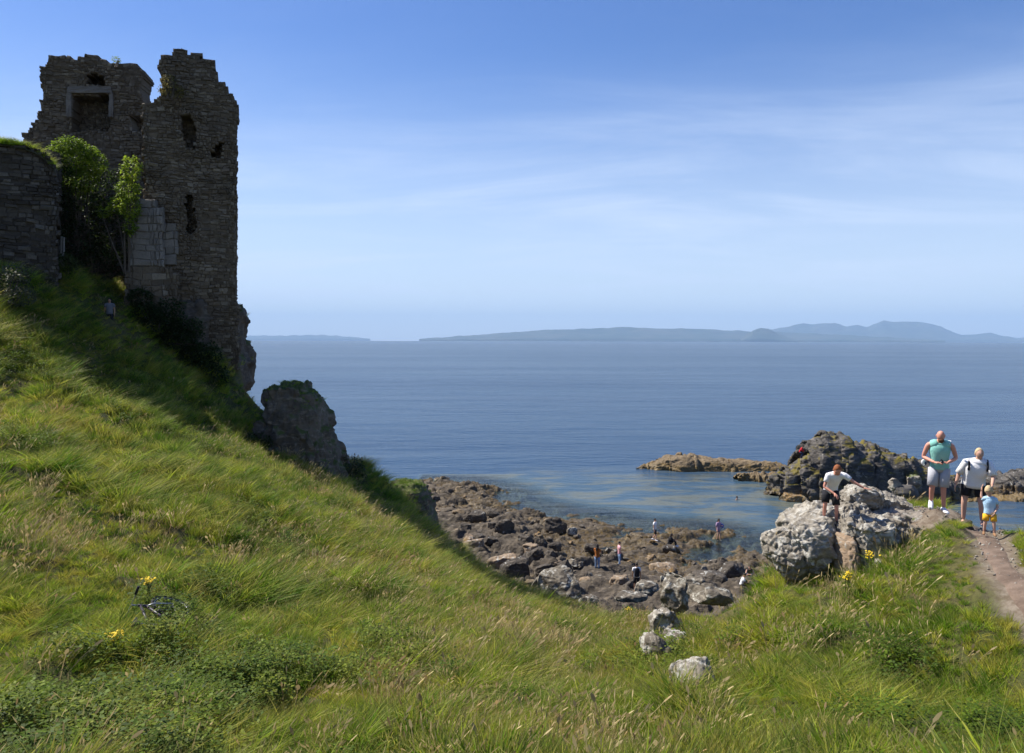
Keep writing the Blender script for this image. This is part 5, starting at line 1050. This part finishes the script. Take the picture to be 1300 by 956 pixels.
    if bottom:
        A, B = [], []; pe, wa = Vector(J['pelvis']), Vector(J['waist']); hx_ = hipx.normalized()
        loft(A, B, [lp(pe, wa, .55), pe, (Vector(J['hpL'])+Vector(J['hpR']))/2+(pe-wa).normalized()*.06], [.150*fat*(wide**.7), .163*fat*(wide**.7), .145*fat], [.108*fat, .122*fat, .11*fat], hx_, 18)
        for k_ in 'RL':
            h, k, a = J['hp'+k_], J['kn'+k_], J['an'+k_]
            if bot_len <= 1: pts = [h, lp(h, k, bot_len*.5), lp(h, k, bot_len)]; rr = [.102, .096, .094]
            else: pts = [h, lp(h, k, .5), k, lp(k, a, .5), lp(k, a, (bot_len-1))]; rr = [.100, .085, .066, .06, .055]
            loft(A, B, pts, [r_*fat for r_ in rr], [r_*fat for r_ in rr], hx_, 14, wob=.02)
        cl('shorts' if bot_len <= 1 else 'trousers', A, B, bottom)
    if shoes:
        for sd, k_ in ((-1, 'R'), (1, 'L')):
            a = Vector(J['an'+k_]); fd = Vector((foot or {}).get(k_, (0.12*sd, -1, 0))).normalized(); A, B = [], []; zd = Vector((0, 0, 1))-fd*fd.z
            loft(A, B, [a-fd*.075-zd*.045, a-fd*.05-zd*.04, a+fd*.02-zd*.03, a+fd*.10-zd*.048, a+fd*.17-zd*.058, a+fd*.20-zd*.065], [.03, .042, .045, .05, .046, .02], [.035, .05, .06, .04, .03, .014], fd.cross(Vector((0, 0, 1))), 12)
            cl('shoe', A, B, shoes)
    # face
    for sx_ in (-1, 1):
        A, B = [], []; e = hc+HM@(Vector((sx_*.030, -.086, .012))*hscale); loft(A, B, [e+HM@Vector((0, .006, 0)), e, e+HM@Vector((0, -.004, 0))], [.012, .012, .006], [.007, .007, .003], HM@Vector((1, 0, 0)), 8); cl('eye', A, B, EYE)
    A, B = [], []; e = hc+HM@(Vector((0, -.088, -.058))*hscale); loft(A, B, [e+HM@Vector((0, .01, 0)), e, e+HM@Vector((0, -.003, 0))], [.022, .022, .014], [.006, .006, .003], HM@Vector((1, 0, 0)), 8); cl('mouth', A, B, LIP)
    if hair:
        A, B = [], []; n, m = 22, 12; r_ = random.Random(len(label)); low = {'short': 1.75, 'long': 2.1, 'mop': 2.0}[hair_kind]
        for i in range(m+1):
            for k in range(n):
                a = 6.28318*k/n; fr_ = max(0, -math.sin(a)); lim = low*(1-fr_*(0.56 if hair_kind != 'mop' else 0.40)); th = (lim+r_.uniform(-.06, .06)*(i > m-3))*i/m
                x, y, z = math.sin(th)*math.cos(a), math.sin(th)*math.sin(a), math.cos(th); g = (1.06 if hair_kind == 'short' else 1.12)+r_.uniform(-.035, .05)
                if i == m: g *= .93
                A.append(tuple(hc+HM@(Vector((x*.079*g, y*.098*g+.006, z*.12*g+.002))*hscale)))
        for i in range(m):
            for k in range(n): B.append((i*n+k, (i+1)*n+k, (i+1)*n+(k+1) % n, i*n+(k+1) % n))
        if hair_kind == 'long':
            p0 = hc+HM@Vector((0, .05, -.02)); loft(A, B, [p0, p0+Vector((0, .06, -.1)), p0+Vector((0, .08, -.22)), p0+Vector((0, .07, -.34))], [.075, .08, .07, .03], [.05, .045, .035, .02], HM@Vector((1, 0, 0)), 10)
        cl('hair', A, B, hair)
    body.location = loc; body.rotation_euler = (0, 0, rz); body.scale = (s, s, s); return body
def extra(name, par, mat, *lofts):
    A, B = [], []
    for l in lofts: loft(A, B, *l)
    return mobj(name, A, B, mat, par, smooth=True)

# the man walking up with his phone
D = 17.2
man = person('bald man in a mint tank top and grey shorts looking down at his phone', P(1193, 648.5, D), R(-24), 1.05, dict(
    pelvis=(0, 0, .93), waist=(0, -.02, 1.07), chest=(.005, -.06, 1.26), nb=(.01, -.08, 1.42), neck=(.01, -.12, 1.49), head=(.01, -.17, 1.58), shR=(-.21, -.06, 1.39), elR=(-.30, -.02, 1.12), wrR=(-.10, -.27, 1.05), shL=(.225, -.07, 1.39), elL=(.30, -.03, 1.13), wrL=(.13, -.27, 1.06),
    hpR=(-.10, 0, .90), knR=(-.14, -.12, .52), anR=(-.15, .03, .21), hpL=(.10, 0, .90), knL=(.07, -.06, .49), anL=(.08, .02, .085)), skin=SKIN_R, top=TEAL, top_kind='tank', bottom=GREY, bot_len=.92, shoes=SHOE_W, head=(R(38), R(4)), fat=1.06, hands=(.7, .7), hem=-.0, foot={'R': (-.1, -1, -.55), 'L': (.35, -1, -.05)}, hd={'R': (.9, -.35, .1), 'L': (-.8, -.45, .1)})
extra('phone', None, plain('black_phone', (.015, .015, .018), .2), ([(0, 0, 0), (0, -.012, .002)], [.038, .038], [.075, .075], (1, 0, 0), 4))
ph = bpy.data.objects['phone']; tag(ph, 'small black phone held by the bald man in both hands', 'phone'); ph.parent = None; ph.location = man.location+Matrix.Rotation(R(-24), 3, 'Z')@Vector((.015, -.36, 1.09))*1.05; ph.rotation_euler = (R(-50), 0, R(-24))
extra('beard', man, plain('short_beard', (.12, .06, .035), .9, .3, 50, .2), ([(.01, -.245, 1.53), (.01, -.25, 1.49), (.01, -.225, 1.455)], [.05, .056, .03], [.03, .034, .02], (1, 0, 0), 12))
extra('shoulder_strap', man, SHOE_W, ([(.20, -.02, 1.475), (.16, -.14, 1.44), (.13, -.15, 1.40)], [.022, .022, .02], [.008, .008, .008], (1, 0, 0), 8), ([(.14, .06, 1.47), (.20, -.02, 1.478)], [.022, .022], [.008, .008], (1, 0, 0), 8))
bg_ = extra('bag', None, SHOE_W, ([(0, 0, .12), (-.01, 0, .06), (-.02, 0, 0), (0, 0, -.1), (.02, 0, -.15)], [.02, .08, .10, .08, .03], [.02, .05, .06, .05, .02], (1, 0, 0), 12)); bg_.scale = (.5, .5, .5); bg_.location = P(1173, 585, D+.2); tag(bg_, 'white and blue bag hanging behind the hip of the bald man', 'bag')
extra('blue_panel', bg_, NAVY, ([(.05, -.035, .03), (.06, -.05, -.05), (.07, -.03, -.12)], [.05, .06, .03], [.03, .03, .02], (1, 0, 0), 10))

# the woman and the toddler
D = 17.1
wom = person('heavy set woman in a white T shirt and black shorts reaching down to the toddler', P(1238, 665, D), R(-26), 1.0, dict(
    pelvis=(-.03, .02, .90), waist=(-.02, -.01, 1.04), chest=(.03, -.07, 1.22), nb=(.06, -.11, 1.38), neck=(.065, -.14, 1.45), head=(.07, -.18, 1.555), shR=(-.17, -.08, 1.34), elR=(-.30, -.02, 1.09), wrR=(-.36, -.08, .86), shL=(.25, -.12, 1.34), elL=(.33, -.20, 1.10), wrL=(.29, -.36, .93),
    hpR=(-.15, .02, .86), knR=(-.20, -.02, .48), anR=(-.21, .05, .10), hpL=(.09, .02, .86), knL=(.12, -.05, .46), anL=(.14, .04, .085)), top=WHITE, bottom=BLACK, bot_len=.62, shoes=None, hair=H_BL, hair_kind='short', head=(R(-2), R(14)), fat=1.15, wide=1.18, sleeve=.95, hem=-.04, hd={'L': (-.1, -.6, -.7)})
extra('shoulder_strap', wom, BLACK, ([(-.11, .02, 1.42), (-.11, -.13, 1.43), (-.12, -.225, 1.32), (-.13, -.24, 1.2)], [.02]*4, [.008]*4, (1, 0, 0), 8), ([(.22, .0, 1.42), (.22, -.16, 1.43), (.22, -.26, 1.32), (.21, -.26, 1.2)], [.02]*4, [.008]*4, (1, 0, 0), 8))
extra('hair_bun', wom, H_BL, ([(.05, -.12, 1.58), (.045, -.05, 1.56), (.04, -.01, 1.52)], [.035, .04, .025], [.04, .05, .03], (1, 0, 0), 10))
bgk = extra('backpack', None, BLACK, ([(0, 0, -.2), (0, 0, -.1), (0, 0, .08), (0, 0, .19), (0, 0, .22)], [.13, .16, .16, .12, .05], [.07, .09, .09, .07, .03], (1, 0, 0), 14)); bgk.location = wom.location+Matrix.Rotation(R(-26), 3, 'Z')@Vector((.05, .15, 1.2)); bgk.rotation_euler = (0, 0, R(-26)); tag(bgk, 'black backpack worn by the woman in the white T shirt', 'backpack')
D = 15.7
tod = person('blond toddler in a pale blue top and orange yellow shorts on the footpath', P(1257, 677, D), R(-24), .56, dict(
    pelvis=(0, 0, .78), waist=(0, 0, .92), chest=(0, -.01, 1.12), nb=(0, -.02, 1.30), neck=(0, -.03, 1.36), head=(-.03, -.05, 1.54), shR=(-.17, -.01, 1.24), elR=(-.26, .0, 1.30), wrR=(-.24, .05, 1.52), shL=(.17, -.01, 1.24), elL=(.24, -.03, .99), wrL=(.15, -.18, .84),
    hpR=(-.10, 0, .72), knR=(-.14, -.05, .42), anR=(-.17, .02, .085), hpL=(.10, 0, .72), knL=(.12, -.10, .42), anL=(.13, -.10, .085)), top=SKY_, bottom=GOLD, bot_len=.78, shoes=SAND, hair=H_BL, hair_kind='mop', head=(R(28), R(-8)), fat=1.12, hands=(.4, .6), child=True, hscale=1.52, sleeve=.6, hem=-.02)
# the boy on the boulder
D = 16.75
boy = person('red haired boy in a white printed T shirt and black shorts leaning on the rock', P(1059, 665, D), R(-19), .86, dict(
    pelvis=(-.07, .03, .86), waist=(-.045, -.03, .99), chest=(0, -.16, 1.16), nb=(.05, -.26, 1.28), neck=(.06, -.32, 1.33), head=(.06, -.40, 1.40), shR=(-.14, -.24, 1.23), elR=(-.23, -.30, .96), wrR=(0.0, -.42, .83), shL=(.25, -.22, 1.24), elL=(.45, -.26, 1.10), wrL=(.66, -.28, .985),
    hpR=(-.16, .03, .82), knR=(-.20, -.08, .50), anR=(-.22, .03, .18), hpL=(.02, .03, .82), knL=(.06, -.10, .44), anL=(.06, -.02, .085)), skin=SKIN_R, top=WHITE, bottom=BLACK, bot_len=.85, shoes=SHOE_K, hair=H_RED, hair_kind='short', head=(R(42), R(6)), fat=.95, hands=(1.1, .15), hscale=1.12, sleeve=.55, foot={'R': (-.5, -1, -.1), 'L': (.15, -1, -.1)}, hd={'L': (1, -.05, -.12), 'R': (.6, -.5, -.5)})
extra('shirt_print', boy, BLACK, ([(-.03, -.285, 1.165), (.06, -.300, 1.18)], [.004, .004], [.009, .009], (0, 1, 0), 6), ([(-.005, -.265, 1.13), (.035, -.272, 1.137)], [.004, .004], [.008, .008], (0, 1, 0), 6))

# people down on the shore
def shore_person(label, px, py, rz, **kw):
    D = shore_at(px, py); s = kw.pop('s', .95); p = P(px, py, D); z = float(shore_z([p.x], [p.y])[0]); 
    return person(label, (p.x, p.y, max(p.z, 0.05)), rz, s, **kw)
shore_person('woman in a rust top and blue jeans standing among the shore boulders', 759, 724, R(150), skin=SKIN_D, top=RUST, bottom=DENIM, bot_len=1.9, shoes=SHOE_W, hair=H_DK, hair_kind='long', sleeve=.4, pose=dict(elR=(-.25, -.12, 1.15), wrR=(-.1, -.25, 1.2), elL=(.25, -.12, 1.15), wrL=(.1, -.25, 1.2)))
shore_person('slim person in a pink top and pale jeans on the tan shore rocks', 787, 719, R(100), skin=SKIN, top=PINK, bottom=DENIM, bot_len=1.9, shoes=SHOE_W, hair=H_DK, hair_kind='short', sleeve=.45, fat=.88, pose=dict(wrR=(-.18, -.2, .95), anR=(-.14, .1, .085), anL=(.12, -.1, .085)))
mb = shore_person('man seen from behind in a white T shirt with a black backpack', 809, 751, R(178), skin=SKIN_D, top=WHITE, bottom=BLACK, bot_len=.85, shoes=None, hair=H_DK, hair_kind='short', sleeve=.55)
b2 = extra('backpack', None, BLACK, ([(0, 0, -.26), (0, 0, -.2), (0, 0, .08), (0, 0, .2), (0, 0, .25)], [.11, .15, .15, .12, .05], [.06, .09, .09, .07, .03], (1, 0, 0), 14)); b2.location = mb.location+Vector((0, -.17, 1.17)); tag(b2, 'black backpack on the man seen from behind on the shore', 'backpack')
shore_person('man in a white T shirt and black shorts walking at the water edge', 832, 686, R(60), skin=SKIN, top=WHITE, bottom=BLACK, bot_len=.85, shoes=SHOE_W, hair=H_DK, hair_kind='short', pose=dict(wrL=(.2, -.28, .98), elL=(.22, -.08, 1.12), knR=(-.1, -.14, .5), anR=(-.1, -.12, .1), anL=(.1, .22, .13)))
shore_person('dark clothed person sitting on the rocks by the water', 850, 692, R(70), base=SIT, skin=SKIN_D, top=BLACK, bottom=BLACK, bot_len=1.9, shoes=SHOE_W, hair=H_DK, hair_kind='long', sleeve=1.8, s=1.0)
D = 62.0; c = P(913, 684, D)
person('person in a lilac top wading in the shallow water', (c.x, c.y, -.12), R(30), .98, skin=SKIN, top=LILAC, bottom=None, hair=H_DK, hair_kind='long', sleeve=.9, fat=.92, hem=-.2, pose=dict(elL=(.24, -.1, 1.14), wrL=(.12, -.24, 1.22), anR=(-.12, .08, .085), anL=(.1, -.06, .085)))
bb = extra('bag', None, cloth('blue_bag_cloth', (.05, .10, .42)), ([(0, 0, .16), (0, 0, .08), (0, 0, -.1), (0, 0, -.14)], [.05, .11, .12, .08], [.03, .05, .06, .04], (1, 0, 0), 12)); bb.location = (c.x+.27, c.y-.05, 1.05); tag(bb, 'small blue bag at the side of the wading person', 'bag')
D = shore_at(943, 746)
D = 47.0
person('squatting person in a white T shirt at the edge of the grass', P(942, 746, D), R(75), 1.0, base=SIT, pose=dict(pelvis=(0, 0, .22), waist=(0, -.05, .36)), skin=SKIN_D, top=WHITE, bottom=BLACK, bot_len=.9, shoes=SHOE_K, hair=H_DK, hair_kind='short', head=(R(30), 0))
person('dark clothed person with bare arms sitting behind the squatting one', P(953, 735, 49.5), R(-20), 1.05, base=SIT, skin=SKIN, top=BLACK, bottom=NAVY, bot_len=1.9, shoes=SHOE_K, hair=H_DK, hair_kind='short', top_kind='tank', head=(R(20), 0))
person('small figure in a red jacket perched on the left flank of the headland rock', P(1017, 580.5, 77.6), R(60), .82, skin=SKIN_D, top=RED, bottom=NAVY, bot_len=1.9, shoes=SHOE_K, hair=H_DK, hair_kind='short', sleeve=1.85, pose=dict(pelvis=(0, .1, .75), knR=(-.1, -.25, .55), knL=(.1, -.28, .5), chest=(0, -.08, 1.08), waist=(0, .04, .9), nb=(0, -.14, 1.24), neck=(0, -.18, 1.3), head=(0, -.24, 1.42), shR=(-.18, -.12, 1.2), shL=(.18, -.12, 1.2), elR=(-.25, -.2, .96), elL=(.25, -.2, .96), wrR=(-.2, -.35, .8), wrL=(.2, -.35, .8), hpR=(-.09, .1, .72), hpL=(.09, .1, .72)))
sw = P(936, 633, 77.5); person('swimmer with only head and shoulders above the calm water', (sw.x, sw.y, -1.42), R(40), 1.0, skin=SKIN_D, top=None, bottom=NAVY, hair=H_DK, hair_kind='short', pose=dict(elR=(-.4, -.15, 1.3), wrR=(-.5, -.35, 1.36), elL=(.4, -.15, 1.3), wrL=(.5, -.35, 1.36)))
D = hit(139, 402, 0.1, 20, 45)
person('figure in a dull grey top half hidden in the shaded grass below the castle', (P(139, 402, D).x, D, hz1(P(139, 402, D).x, D)-0.62), R(20), .8, skin=SKIN_D, top=cloth('charcoal_cotton', (.13, .13, .14)), bottom=BLACK, bot_len=1.8, shoes=SHOE_K, hair=H_DK, hair_kind='long', head=(R(15), 0))
